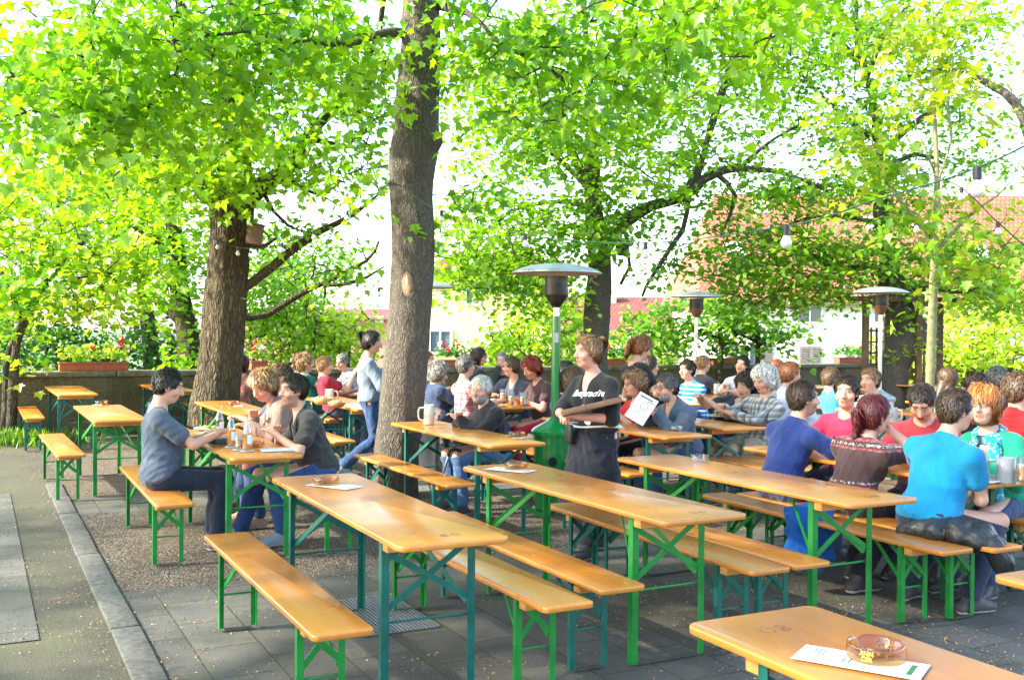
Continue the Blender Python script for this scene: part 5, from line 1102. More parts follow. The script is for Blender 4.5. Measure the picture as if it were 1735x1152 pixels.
w = wt; V, F = text_mesh('lbaparadies', .062, .30, .0012)
c0 = w['at'](.01, .14, w['T'] * .70); on_cloth(w, 'shirt_lettering', V, F, w['at'](-.055, .14, w['T'] * .74), -w['x'], w['t'], M_PRINT)
def blob_poly(rx, ry, n, rg, wob): a = np.arange(n) * 2 * PI / n; r = 1 + wob * np.sin(a * 5 + rg) * .5 + wob * np.sin(a * 3); return [(0, 0)] + [(rx * r[i] * math.cos(a[i]), ry * r[i] * math.sin(a[i])) for i in range(n)], [(0, 1 + i, 1 + (i + 1) % n) for i in range(n)]
V, F = blob_poly(.046, .030, 28, 1.0, .22); on_cloth(w, 'shirt_emblem', V, F, w['at'](-.03, .14, w['T'] * .30), -w['x'], w['t'], M_PRINT)
V, F = blob_poly(.040, .022, 24, 2.0, .10); on_cloth(w, 'shirt_emblem', V, F, w['at'](-.03, .14, w['T'] * .52), -w['x'], w['t'], plain('print_grey', (.33, .34, .36), .8))
Fq = w['Field'](w['lo'], w['hi'], .010); at, P_ = w['at'], w['P']        # the apron: a long dark skirt
for k in range(6):
    z0, z1 = .06 - k * .095, .06 - (k + 1) * .095
    Fq.ell(np.array([0, .02 + .006 * k, P_[2] + (z0 + z1) / 2]), (.190 + .016 * k, .150 + .016 * k, .105), None, .06)
Fq.half(np.array([0, 0, P_[2] + .085]), (0, 0, 1)); Fq.half(np.array([0, 0, P_[2] - .50]), (0, 0, -1)); w['cloth']('apron', Fq, fabric('apron_cloth', (.016, .018, .026), wr=.9), .022)
bt = MB(); ring = [(math.cos(a) * .208, .02 + math.sin(a) * .160, P_[2] + .085 + .006 * math.sin(a * 3)) for a in np.linspace(0, 2 * PI, 40)]; bt.tube(ring, .022, 8, sq=.35, cap=False); bt.build('belt', plain('belt_white', (.62, .60, .52), .6), w['o'], smooth=True)
bt = MB(); bt.box((.10, .185, P_[2] + .02), (.11, .03, .14), Matrix.Rotation(-.4, 3, 'Z')); bt.build('waiter_purse', plain('purse_black', (.012, .012, .012), .5), w['o'], bevel=.01)
V, F = text_mesh('AIR', .10, 0, .004); p = pP; on_cloth(p, 'shirt_lettering', V, F, p['at'](0, .14, p['T'] * .58), -p['x'], p['t'], M_PRINTP)
# crest on the red jacket
p = pR; V = [(-.028, .034), (.028, .034), (.030, .0), (.018, -.028), (0, -.042), (-.018, -.028), (-.030, 0)]; F = [tuple(range(7))]
on_cloth(p, 'jacket_crest', V, F, p['at'](.035, -.16, p['T'] * .74), p['x'], p['t'], M_PRINT)
V2 = [(x * .62, y * .62) for x, y in V]; on_cloth(p, 'jacket_crest', V2, F, p['at'](.035, -.16, p['T'] * .74), p['x'], p['t'], plain('crest_red', (.55, .02, .02), .8), .0045)
# scarf, headphone strap, watch, sunglasses in the hair
p = pG; Fq = p['Field'](p['lo'], p['hi'], .009); at = p['at']; T = p['T']
for a0 in np.linspace(0, 2 * PI, 13)[:-1]:
    a1 = a0 + 2 * PI / 12; q = lambda a: at(math.cos(a) * .088, -.005 + math.sin(a) * .080, T - .005 - .022 * math.sin(a)); Fq.cone(q(a0), q(a1), .034, .034, .02)
for sg in (-1, 1): Fq.cone(at(sg * .075, .085, T - .06), at(sg * .06, .150, T * .38), .040, .046, .02); Fq.cone(at(sg * .06, .150, T * .38), at(sg * .055, .155, T * .12), .046, .050, .02)
p['cloth']('scarf', Fq, fabric('scarf_print', (.01, .32, .42), 'print', (.62, .66, .62), (.03, .025, .035), 1.0), .014)
V, F = blob_poly(.034, .036, 20, .5, .2)
tmp = dict(p); tmp['shirt'] = [c for c in p['o'].children if c.name.startswith('scarf')][0]; on_cloth(tmp, 'scarf_flower', V, F, at(-.055, .2, T * .48), -p['x'], p['t'], plain('flower_pink', (.55, .03, .32), .8), .004)
p = pD; at = p['at']; b = MB(); b.tube(spline([at(-.06, .12, p['T'] * .62), at(-.085, .09, p['T'] * .9), at(-.07, -.03, p['T'] + .045), at(.07, -.03, p['T'] + .045), at(.085, .09, p['T'] * .9), at(.06, .12, p['T'] * .62)], 26), .020, 8, sq=.35); b.build('neck_strap', plain('strap_black', (.012, .012, .014), .7), p['o'], smooth=True)
def thing(name, label, cat, p, group=None, rz=0.0):
    o = empty(name, p, rz); tag(o, label, cat, group); return o
TZ = .782
# ---------------------------------------------------------------- tableware
M_AMB = glass('amber_glass', (.84, .62, .26), .04, .30)
M_GLS = glass('clear_glass', (.93, .96, .95)); M_PAPER = plain('paper', (.62, .62, .65), .7, var=.03); M_INK = plain('ink', (.07, .085, .11), .8); M_INKG = plain('ink_green', (.03, .13, .04), .8)
M_BEER = NT('amber_drink'); M_BEER.set(Base_Color=(.85, .30, .004), Roughness=.15, Subsurface_Weight=.6, Subsurface_Radius=(1, .4, .1), Subsurface_Scale=.03); M_BEER = M_BEER.m
M_FOAM = plain('foam', (.85, .82, .72), .8); M_STONE = plain('stoneware', (.50, .47, .38), .35, var=.12, scale=8, coat=.4); M_ASH = plain('ash', (.34, .29, .22), .95, var=.5, scale=90)
def paper(px, py, w, l, rz, label, lines=3, cat='menu slip'):
    g = G(px, py, TZ); o = thing('menu_slip', label, cat, (g[0], g[1], TZ + .0005), 'paper slips under the ashtrays', rz)
    b = MB(); b.box((0, 0, .0008), (w, l, .0014))
    for i in range(lines): b.box((-w * .18, -l * .38 + i * .012, .0019), (w * .42, .0022, .0004), None, 1)
    for i in range(2): b.box((w * .1, -l * .12 + i * .016, .0019), (w * .3, .003, .0004), None, 1)
    b.box((0, l * .40, .0019), (w * .62, .014, .0004), None, 2); b.build('sheet', [M_PAPER, M_INK, M_INKG], o); return o
def ashtray(px, py, label, mat, r=.076, text=None, z=TZ + .0018, rz=0.0):
    g = G(px, py, z); o = thing('ashtray', label, 'ashtray', (g[0], g[1], z), 'ashtrays on the tables', rz); b = MB()
    pr = [(.001, .0), (r * .93, 0), (r * .97, .004), (r, .014), (r * .985, .036), (r * .97, .043), (r * .90, .043), (r * .86, .036), (r * .80, .012), (r * .74, .008), (.001, .008)]
    b.lathe(pr, 48)
    for i, v in enumerate(b.V):
        if v[2] > .034:
            a = math.atan2(v[1], v[0]) % (2 * PI / 3); d = min(a, 2 * PI / 3 - a)
            if d < .16: b.V[i] = (v[0], v[1], v[2] - .011 * (1 - (d / .16) ** 2))
    b.build('dish', mat, o, smooth=True); rk_ = random.Random(int(px)); b = MB()
    for i in range(7):
        a = rk_.random() * 6.3; q = rk_.random() * r * .55; d_ = rk_.random() * 6.3
        b.tube([(q * math.cos(a), q * math.sin(a), .0125), (q * math.cos(a) + .018 * math.cos(d_), q * math.sin(a) + .018 * math.sin(d_), .014)], .0038, 6)
    b.build('cigarette_ends', M_ASH, o, smooth=True)
    if text:
        for row, tx in enumerate(text):
            V, F = text_mesh(tx, .0165, 0, .0005)
            for rr, a0, flip, m, nm in ((r * 1.004, -PI / 2 - .55, 1, plain('gold_print', (.75, .55, .08), .5), 'lettering'), (r * .86, PI / 2 - .55, -1, plain('dark_print', (.05, .02, .01), .5), 'lettering')):
                U = [(rr * math.cos(a0 + flip * x / rr), rr * math.sin(a0 + flip * x / rr), .029 - row * .0145 + y) for x, y, _ in V]; mesh_np(nm, U, F, m, o, False)
    return o
ang = TH + .62
paper(1457, 1121, .145, .33, -2.13, 'white printed slip with green logo under the brown ashtray on the nearest table'); ashtray(1484, 1114, 'brown glass ashtray with lettering on the nearest table', M_AMB, .078, ('ANN', 'CER'), rz=-.1)
paper(567, 823, .145, .30, -2.13, 'white slip under the ashtray on the table before the big trunk'); ashtray(552, 820, 'brown ashtray at the far end of the table before the big trunk', M_AMB)
paper(865, 796, .145, .30, -2.13, 'white slip under the ashtray on the middle table with green legs'); ashtray(875, 794, 'brown ashtray at the far end of the middle table', M_AMB, .076)
ashtray(1185, 781, 'clear glass ashtray on the long table before the navy T-shirt man', M_GLS, .064, z=TZ)
paper(884, 741, .10, .2, ang + PI / 2, "white slip under the ashtray on the old man's table"); ashtray(876, 740, "brown ashtray at the near end of the old man's table", M_AMB)
ashtray(1146, 729, "clear glass ashtray on the menu reader's table", M_GLS, .06, z=TZ); ashtray(396, 686, 'brown ashtray on the table beside the thick trunk', M_AMB); paper(404, 688, .1, .2, .3, 'white slip on the table beside the thick trunk')
ashtray(172, 685, 'brown ashtray on the empty table at left', M_AMB); paper(166, 686, .1, .2, .2, 'white slip under the ashtray on the empty left table')
ashtray(432, 757, "brown ashtray under the charcoal shirt man's hand", M_AMB, .07, z=TZ)
# numbers written by pencil on the table ends
def scribble(table, digits, y, x=0.0, sc=.05):
    D = {'0': [(0, .5), (.3, .95), (.7, .8), (.75, .3), (.45, .02), (.1, .2), (0, .5)], '8': [(.4, .5), (.75, .75), (.45, 1), (.1, .8), (.4, .5), (.75, .22), (.4, 0), (.05, .2), (.4, .5)], '6': [(.7, .95), (.2, .7), (.05, .3), (.4, 0), (.7, .25), (.45, .5), (.1, .35)]}
    b = MB()
    for i, ch in enumerate(digits): b.tube(spline([(x + (i * 1.05 + q[0]) * sc, y + q[1] * sc, .7722) for q in D[ch]], 26), .0016, 5, sq=.3)
    b.build('written_number', plain('pencil', (.20, .11, .05), .8), TB[table][0], smooth=True)
scribble('T1', '80', -.98, -.02); scribble('T4', '08', .90, -.10, .055); scribble('T2', '06', -.98, .0); scribble('T3', '08', -.98, .0)
def bottle(px, py, label, fill=.45):
    g = G(px, py, TZ); o = thing('juice_bottle', label, 'bottle', (g[0], g[1], TZ + .003), 'juice bottles on the left table'); b = MB()
    b.lathe([(.001, .002), (.030, .0), (.034, .006), (.034, .125), (.032, .145), (.020, .185), (.0145, .205), (.0145, .235), (.0165, .237), (.0165, .246), (.013, .247), (.0125, .204), (.018, .184), (.030, .143), (.031, .125), (.031, .008), (.001, .006)], 28); b.build('glass', M_GLS, o, smooth=True)
    h_ = .23 * fill; b = MB(); b.lathe([(.001, .0075), (.0305, .009), (.0305, min(h_, .125)), (.001, min(h_, .125))], 24); b.build('juice', M_BEER, o, smooth=True)
    b = MB(); n = 20; V = [(.0346 * math.cos(a), .0346 * math.sin(a), z) for z in (.05, .112) for a in np.linspace(-1.35, .6, n)]; b.add(V, [(i, i + 1, n + i + 1, n + i) for i in range(n - 1)]); b.build('label', plain('bottle_label', (.55, .68, .74), .6, var=.35, scale=50), o, smooth=True)
    coaster(px, py, 'round white coaster under the ' + label); return o
def coaster(px, py, label):
    g = G(px, py, TZ); o = MB(); o.lathe([(.001, .0), (.053, 0), (.053, .0022), (.001, .0022)], 28); q = o.build('coaster', plain('coaster_white', (.6, .6, .6), .8), None); q.location = (g[0], g[1], TZ + .0006); tag(q, label[:90], 'coaster', 'coasters on the left table')
bottle(392, 757, 'juice bottle behind the glass mug, left of two with labels', .52); bottle(419, 764, 'juice bottle nearest the table end, right of two with labels', .45); bottle(372, 738, 'nearly empty bottle farthest along the left table', .1)
def beer_glass(px, py, label, hgt=.17, r=.036, fill=.6, handle=True, foam=True):
    g = G(px, py, TZ); o = thing('beer_glass', label, 'glass', (g[0], g[1], TZ + .003), 'drinking glasses'); b = MB()
    b.lathe([(.001, .0), (r, 0), (r * 1.02, .01), (r * 1.02, hgt), (r * .94, hgt), (r * .92, .016), (.001, .014)], 24); b.build('glass', M_GLS, o, smooth=True)
    b = MB(); f = hgt * fill; b.lathe([(.001, .0155), (r * .915, .0165), (r * .915, f), (.001, f)], 20); b.build('beer', M_BEER, o, smooth=True)
    if foam: b = MB(); b.lathe([(.001, f + .0006), (r * .91, f + .0006), (r * .91, f + .018), (.001, f + .019)], 20); b.build('foam', M_FOAM, o, smooth=True)
    if handle: b = MB(); b.tube(spline([(r, 0, hgt * .8), (r + .035, 0, hgt * .72), (r + .035, 0, hgt * .35), (r, 0, hgt * .25)], 12), .006, 8); b.build('handle', M_GLS, o, smooth=True)
    return o
beer_glass(406, 762, 'short glass mug of amber juice between two bottles', .11, .034, .62, False, False); coaster(405, 762, 'round white coaster under the short glass mug of juice')
def stein(px, py, label, hgt=.15, r=.052, mat=None, a=0.0):
    g = G(px, py, TZ); o = thing('stone_mug', label, 'mug', (g[0], g[1], TZ + .001), 'stoneware mugs', a); b = MB()
    b.lathe([(.001, .0), (r, 0), (r * 1.02, .01), (r * .98, hgt * .5), (r * .95, hgt), (r * .86, hgt), (r * .88, .016), (.001, .014)], 32); b.build('mug_body', mat or M_STONE, o, smooth=True)
    b = MB(); b.tube(spline([(r * .96, 0, hgt * .85), (r + .045, 0, hgt * .78), (r + .045, 0, hgt * .30), (r * .96, 0, hgt * .18)], 16), .009, 10); b.build('handle', mat or M_STONE, o, smooth=True); return o
stein(727, 719, 'beige stone mug by the old man in black jacket', .185, .050, a=PI); stein(1245, 704, 'beige stone mug held by the white haired man', a=-.4); stein(1215, 668, 'stone mug before the man leaning in white shirt'); stein(558, 680, 'white mug behind the bread bowl')
M_GREYG = NT('grey_glass'); M_GREYG.set(Base_Color=(.45, .47, .46), Roughness=.12, Transmission_Weight=.35, IOR=1.4); M_GREYG = M_GREYG.m
stein(1704, 818, 'grey glass stein on a black coaster at the right edge', .15, .055, M_GREYG, 2.4); stein(1512, 716, 'grey stein beside the tunic woman', .15, .05, M_GREYG, -.8)
for px, py, l in ((852, 683, 'beer glass nearest the man in dark jacket'), (866, 689, 'tall beer glass in the middle of the three before the red haired woman'), (886, 690, 'dimpled beer glass nearest the red haired woman'), (590, 668, 'glass before the man in maroon T-shirt'), (1733, 822, 'glass of amber drink cut by the right edge'), (1262, 664, 'small glass beside the leaning man in white shirt')): beer_glass(px, py, l, .17 if px != 1262 else .10)
def plate(px, py, label, food=True, r=.12, seed=1):
    g = G(px, py, TZ); o = thing('plate', label, 'plate', (g[0], g[1], TZ + .001), 'plates of food'); b = MB(); b.lathe([(.001, .0), (r * .6, 0), (r, .014), (r * .99, .018), (r * .62, .005), (.001, .004)], 36); b.build('dish', plain('porcelain', (.78, .78, .76), .2), o, smooth=True)
    if food:
        rk_ = random.Random(seed)
        for nm, c, k in (('bread', (.55, .34, .12), 4), ('salad', (.10, .28, .03), 5), ('meat', (.42, .15, .06), 3), ('cheese', (.70, .52, .16), 3)):
            b = MB()
            for i in range(k): a, q = rk_.random() * 6.3, rk_.random() * r * .6; b.tube([(q * math.cos(a), q * math.sin(a), .012), (q * math.cos(a) + .03 * rk_.uniform(-1, 1), q * math.sin(a) + .03 * rk_.uniform(-1, 1), .02 + .015 * rk_.random())], [.014, .010], 7)
            b.build(nm, plain('food_' + nm, c, .7, var=.3, scale=40), o, smooth=True)
plate(1216, 706, 'white plate of food before the woman in navy top', True, .13, 3); plate(1672, 818, 'small white plate before the ginger woman', False, .07); plate(352, 728, 'white plate of food between the man in blue-grey shirt and blond woman', True, .12, 5)
for nm, px, py, lab, r, hh, c in (('bread_bowl', 546, 685, 'wide wooden bowl on the table behind the charcoal shirt man', .13, .075, (.50, .30, .10)), ('bread_basket', 571, 690, 'wicker basket of bread beside the wooden bowl', .11, .06, (.30, .17, .06))):
    g = G(px, py, TZ); o = thing(nm, lab, 'bowl' if 'bowl' in nm else 'basket', (g[0], g[1], TZ + .001)); b = MB(); b.lathe([(.001, 0), (r * .6, 0), (r, hh), (r * .94, hh), (r * .56, .012), (.001, .012)], 30); b.build('bowl', plain(nm + '_mat', c, .6, var=.35, scale=40, bump=.5), o, smooth=True)
    b = MB(); rk_ = random.Random(9)
    for i in range(8): a, q = rk_.random() * 6.3, rk_.random() * r * .6; b.tube([(q * math.cos(a), q * math.sin(a), hh * .7), (q * math.cos(a) + .04, q * math.sin(a) + .03 * rk_.uniform(-1, 1), hh * 1.1)], [.028, .02], 8)
    b.build('bread', plain('food_bread', (.55, .34, .12), .7), o, smooth=True)
g = G(372, 752, TZ); b = MB(); b.box((0, 0, .022), (.15, .10, .042)); o = b.build('wallet_case', plain('case_dark', (.03, .045, .06), .5), None, bevel=.006); o.location = (g[0], g[1], TZ + .001); o.rotation_euler[2] = .9; tag(o, 'dark boxy case on the left table beside the bottles', 'case')
g = G(470, 763, TZ); o = thing('booklet', 'white booklet lying at the near end of the left table', 'booklet', (g[0], g[1], TZ + .001), None, .35); b = MB(); b.box((0, 0, .004), (.24, .15, .007)); b.build('pages', M_PAPER, o, bevel=.001); b = MB(); b.box((0, .02, .0085), (.23, .10, .0012)); b.build('cover', plain('cover_blue', (.55, .62, .75), .5), o)
g = G(1290, 719, TZ); b = MB(); b.box((0, 0, .004), (.30, .21, .006)); o = b.build('menu_card', plain('menu_maroon', (.12, .02, .02), .5), None, bevel=.001); o.location = (g[0], g[1], TZ + .001); o.rotation_euler[2] = .6; tag(o, 'dark red menu card lying before the white haired man', 'menu')
# folded menu in the reader's hands
p = pM; c = W(1087, 692, 9.45); o = thing('menu_sheet', 'white menu with a round drawing, held open by the man in blue jacket', 'menu', c)
nrm = unit(np.array([-.35, -1, .45])); xx = unit(np.cross((0, 0, 1), nrm)) ; R_ = Matrix.Rotation(math.radians(-28), 3, Vector(nrm)); xv = R_ @ Vector(xx); yv = Vector(nrm).cross(xv); MR = Matrix((xv, yv, Vector(nrm))).transposed()
b = MB(); b.box((0, 0, 0), (.20, .27, .004), MR)
ringp = [MR @ Vector((.01 + .035 * math.cos(a), .03 + .04 * math.sin(a), .003)) for a in np.linspace(0, 2 * PI, 24)]; b.tube(ringp, .0019, 5, 1, cap=False); ringp = [MR @ Vector((.012 + .05 * math.cos(a), -.07 + .045 * math.sin(a), .003)) for a in np.linspace(0, PI, 18)]; b.tube(ringp, .0019, 5, 1)
b.box(MR @ Vector((-.01, .105, .003)), (.13, .012, .001), MR, 1); b.box(MR @ Vector((.05, .085, .003)), (.06, .006, .001), MR, 1); b.build('sheet', [M_PAPER, M_INK], o)
# the tray
p = wt; c = (np.array(p['world'](p['hands'][0])) + np.array(p['world'](p['hands'][1]))) / 2; a_, e_ = W(954, 704, 7.34), W(1050, 682, 7.36); c = (a_ + e_) / 2; xv = Vector(e_ - a_).normalized(); yv = Vector((.12, 1, -.10)); yv = (yv - xv * yv.dot(xv)).normalized(); MR = Matrix((xv, yv, xv.cross(yv))).transposed()
o = thing('serving_tray', 'dark wooden tray tucked under the waitress arm', 'tray', c); L_ = (Vector(e_) - Vector(a_)).length; b = MB(); b.box((0, 0, 0), (L_, .30, .008), MR); b.build('tray_bottom', plain('tray_wood', (.16, .075, .035), .4, var=.3), o)
b = MB()
for sx in (-1, 1): b.box(MR @ Vector((sx * (L_ / 2 - .006), 0, .016)), (.012, .30, .036), MR)
for sy in (-1, 1): b.box(MR @ Vector((0, sy * .144, .016)), (L_ - .026, .012, .036), MR)
b.build('tray_rim', plain('tray_rim', (.20, .10, .045), .4, var=.3), o, bevel=.002)
# garments left on the benches
def garment(name, label, origin, parts, mat, wr=.016, h=.010):
    F = Field((-.6, -.6, -.5), (.6, .6, .5), h)
    for q in parts:
        if len(q) == 6: F.cone(q[0], q[1], q[2], q[3], q[4], cut=True)
        elif len(q) == 5: F.cone(q[0], q[1], q[2], q[3], q[4])
        else: F.ell(q[0], q[1], None, q[2])
    V, Q = F.mesh(); rg = R3(len(label)); wv = 0
    for j in range(6): wv = wv + np.sin(V @ (rg.normal(size=3) * (18 + 12 * j)) + 2.5 * vnoise(V * 8, j)) / (1 + .6 * j)
    V = V + unit_rows(V - V.mean(0)) * (wv * wr * .45)[:, None]; V[:, 2] = np.maximum(V[:, 2], -origin[2] + .01)
    o = mesh_np(name, V, Q, mat, None, True); o.location = origin; tag(o, label, 'jacket', 'jackets left on the benches'); return o
M_LEATH = NT('black_leather'); n_ = M_LEATH.noise(M_LEATH.coord(), 14, 4, .6, .8); M_LEATH.set(Base_Color=(.016, .018, .017), Roughness=.42, Specular_IOR_Level=.5, Normal=M_LEATH.bump(n_, .5, .02)); M_LEATH = M_LEATH.m
o = ts(5.0, 4.16, .51); x_ = np.array([.89, -.45, 0]) ; q = lambda a, b_, c_: np.array([a * .78 + b_ * .35, -a * .62 + b_ * .7, c_])
garment('leather_jacket', 'black leather jacket lying bunched on the near end of the bench', o, [(q(-.27, .03, -.02), q(-.10, .0, .01), .050, .070, .01), (q(-.09, -.06, .0), q(-.02, .09, .02), .070, .066, .004), (q(.04, -.07, .01), q(.06, .08, .03), .078, .072, .004), (q(.14, -.07, -.01), q(.17, .07, .02), .074, .068, .004), (q(.22, -.05, -.03), q(.27, .0, -.13), .055, .062, .006), (q(.23, .04, -.02), q(.28, .03, -.10), .045, .05, .004), (q(-.15, .08, .02), q(.10, .11, .05), .035, .04, .006)], M_LEATH, .012)
o = ts(4.72, 5.02, .47); garment('blue_jacket', 'bright blue jacket hanging over the bench beneath the long table', o, [((-.08, 0, .05), (.10, .05, .05), .06, .06, .05), ((-.08, -.03, .03), (-.11, -.06, -.22), .06, .07, .05), ((.02, -.03, .03), (-.02, -.06, -.26), .06, .08, .05), ((.10, .02, .03), (.09, -.02, -.20), .06, .07, .05)], fabric('jacket_blue', (.008, .10, .40), wr=1.2), .034)
# walking stick by the old man
a_, e_ = G(734, 862, .01), W(760, 772, 9.0); o = thing('walking_stick', "silver walking stick leaning against the old man's table", 'walking stick', a_); b = MB(); b.tube([(0, 0, 0), tuple(np.array(e_) - a_)], .010, 10); b.build('shaft', plain('alu', (.55, .56, .58), .3, .9), o, smooth=True); b = MB(); b.tube([(0, 0, 0), tuple((np.array(e_) - a_) * .05)], .015, 10); b.build('rubber_tip', plain('rubber', (.02, .02, .02), .8), o, smooth=True)
b = MB(); v_ = np.array(e_) - a_; b.tube(spline([v_, v_ * 1.03 + (0, 0, .02), v_ + (.05, .05, .05), v_ + (.10, .10, .03)], 10), .014, 10); b.build('handle', plain('rubber', (.02, .02, .02), .8), o, smooth=True)
# ---------------------------------------------------------------- heaters, trellis, flower boxes, strings of bulbs, litter
M_STEEL = plain('brushed_steel', (.55, .55, .55), .28, .95, var=.1); M_DISH = plain('dish_alu', (.50, .51, .49), .42, .75, var=.2, scale=6); M_BURN = plain('burner_dark', (.05, .045, .04), .4, .7, var=.4); M_GREENP = plain('heater_green', (.004, .17, .035), .22, var=.12, scale=5, coat=.5); M_RUST = plain('burner_rust', (.20, .09, .05), .6, .5, var=.3)
def heater(px, d, label, dish_y, r, green=False, cap_y=None):
    rim = W(px, dish_y, d); p = np.array([rim[0], rim[1], 0]); zr = rim[2]; o = thing('patio_heater', label, 'patio heater', p, 'patio heaters'); bm_ = M_GREENP if green else M_STEEL
    b = MB(); b.lathe([(.001, .0), (.21, 0), (.22, .02), (.20, .04), (.20, .70), (.001, .70)], 40); base = b.build('base', bm_, o, auto=40)
    b = MB(); b.tube([(-.03, -.195, .47), (-.03, -.206, .47)], .040, 20); b.build('opening_shade_disc', plain('hole_shade', (.006, .006, .006), .9), base)  # black disc on the surface: shade inside the opening put in as colour
    b = MB(); b.lathe([(.001, .70), (.225, .70), (.228, .735), (.20, .765), (.07, .835), (.045, .86), (.001, .86)], 40); b.build('base_lid', bm_, o, auto=40)
    pr = .042 if green else .030; b = MB(); b.lathe([(.001, .86), (pr, .86), (pr, zr - .40), (.001, zr - .40)], 24); b.build('pole', bm_, o, auto=40)
    b = MB(); b.lathe([(.001, zr - .40), (.030, zr - .40), (.030, zr - .30), (.001, zr - .30)], 24); b.build('neck_tube', M_STEEL, o, auto=40)
    b = MB(); b.box((.0, -pr - .002, zr - .60), (.045, .004, .09)); b.build('sticker', plain('sticker', (.40, .40, .38), .5), o)
    b = MB(); b.lathe([(.001, zr - .32), (.03, zr - .32), (.045, zr - .30), (.105, zr - .21), (.108, zr - .19), (.108, zr - .03), (.001, zr - .03)], 32); b.build('burner', M_BURN, o, auto=35)
    b = MB(); b.lathe([(.036, zr - .315), (.05, zr - .30), (.108, zr - .212), (.112, zr - .20), (.112, zr - .19), (.106, zr - .19)], 32); b.build('burner_cup', M_RUST if not green else M_BURN, o, auto=35)
    b = MB(); pr_ = [(r * math.sin(q), r * .30 * (math.cos(q) - math.cos(1.15)) / (1 - math.cos(1.15))) for q in np.linspace(.0, 1.15, 12)]; k = r / pr_[-1][0]
    b.lathe([(max(a * k, .001), zr + z_ * .72) for a, z_ in pr_] + [(r * .99, zr - .008)] + [(max(a * k * .985, .001), zr + z_ * .72 - .006) for a, z_ in pr_[::-1]], 48); b.build('reflector', M_DISH, o, smooth=True)
    return o
heater(943, 9.7, 'tall green patio heater behind the waitress', 463, .425, True); heater(1180, 16.2, 'silver patio heater behind the striped polo man', 503, .40); heater(1492, 15.0, 'silver patio heater in front of the wooden trellis', 496, .40); heater(717, 12.0, 'silver patio heater half hidden by the big trunk', 487, .36)
# trellis
M_TIMB = plain('old_timber', (.13, .075, .04), .85, var=.35, scale=12, bump=.5); q0 = W(1467, 640, 18.2); o = thing('trellis', 'dark wooden garden trellis arch around the twisted tree', 'trellis', (q0[0], q0[1], 0)); posts = [W(px, 518, d) for px, d in ((1467, 18.2), (1503, 19.6), (1557, 18.2), (1593, 19.6))]
for P in posts: b = MB(); b.box((P[0] - q0[0], P[1] - q0[1], P[2] / 2), (.10, .10, P[2])); b.build('post', M_TIMB, o, bevel=.006)
for i, j in ((0, 1), (2, 3)):
    A, B = posts[i] - q0, posts[j] - q0; b = MB()
    for k in range(1, 4): f = k / 4; b.box((A[0] + (B[0] - A[0]) * f, A[1] + (B[1] - A[1]) * f, .9), (.03, .03, 1.75))
    for k in range(9): z_ = .12 + k * .20; b.bar((A[0], A[1], z_), (B[0], B[1], z_), .025, .03)
    b.build('lattice', M_TIMB, o); b = MB(); zt = posts[i][2] + .04; b.bar((A[0] - .1, A[1] - .2, zt), (B[0] + .1, B[1] + .2, zt), .08, .08); b.build('beam', M_TIMB, o)
for i, j in ((0, 2), (1, 3)):
    A, B = posts[i] - q0, posts[j] - q0; b = MB(); zt = posts[i][2] + .12; b.bar((A[0] - .3, A[1], zt), (B[0] + .3, B[1], zt), .08, .09); b.build('beam', M_TIMB, o)
# flower boxes on the wall
M_TERR = plain('terracotta', (.36, .095, .04), .7, var=.2); M_FRED = plain('petal_red', (.62, .02, .02), .6); M_FWHI = plain('petal_white', (.8, .8, .78), .6)
for (px0, px1, lab, seed, c1, c2) in ((100, 216, 'flower box with red and white geraniums on the wall at far left', 1, (.14, .30, .02), (.42, .50, .03)), (424, 452, 'flower box on the wall just right of the thick trunk', 2, (.08, .25, .02), (.3, .42, .03)), (738, 800, 'flower box with orange red blooms behind the grey haired people', 3, (.03, .12, .015), (.12, .28, .02)), (1018, 1056, 'flower box on the wall behind the waitress', 4, (.03, .16, .02), (.10, .30, .03)), (1205, 1262, 'flower box on the wall by the small dark stemmed tree', 5, (.03, .14, .02), (.10, .28, .03)), (1417, 1466, 'flower box with white and red blooms left of the trellis', 6, (.03, .17, .02), (.12, .34, .03)), (1590, 1640, 'flower box on the wall right of the trellis', 7, (.05, .18, .02), (.15, .34, .03))):
    def onwall(px):
        r = _ray(px, 600); k = 17.5 / (-r[0] * ST + r[1] * CT); return r * k
    a_, e_ = onwall(px0), onwall(px1); c = (a_ + e_) / 2; L_ = np.linalg.norm((e_ - a_)[:2]); o = thing('flower_box', lab, 'flower box', (c[0], c[1], .988), 'flower boxes on the wall', TH); b = MB(); b.box((0, 0, .07), (L_, .19, .14)); b.box((0, 0, .127), (L_ + .03, .22, .026)); b.build('planter', M_TERR, o, bevel=.006)
    rg = R3(seed); n = int(220 * L_); C = np.c_[rg.uniform(-L_ / 2, L_ / 2, n), rg.normal(0, .09, n), .20 + np.abs(rg.normal(0, .10, n))]; col = np.array(c1) + (np.array(c2) - np.array(c1)) * rg.random((n, 1))
    leaf_mesh('leaves', C, rg.normal(size=(n, 3)) * .6 + np.array([0, -.3, 1]), rg.normal(size=(n, 3)), rg.uniform(.05, .10, n), col, OVAL, o)
    for nm, m, k in (('red_bloom', M_FRED, max(3, int(3.0 * L_))), ('white_bloom', M_FWHI, max(2, int(2.2 * L_)))):
        for i in range(k):
            b = MB(); x0, y0, z0 = rg.uniform(-L_ / 2, L_ / 2), rg.normal(-.04, .07), .34 + abs(rg.normal(0, .06))
            for j in range(9): v = rg.normal(size=3) * .028; b.lathe([(.001, -.018), (.020, -.006), (.020, .006), (.001, .018)], 6, (x0 + v[0], y0 + v[1], z0 + v[2]))
            b.build(nm, m, o, smooth=True)
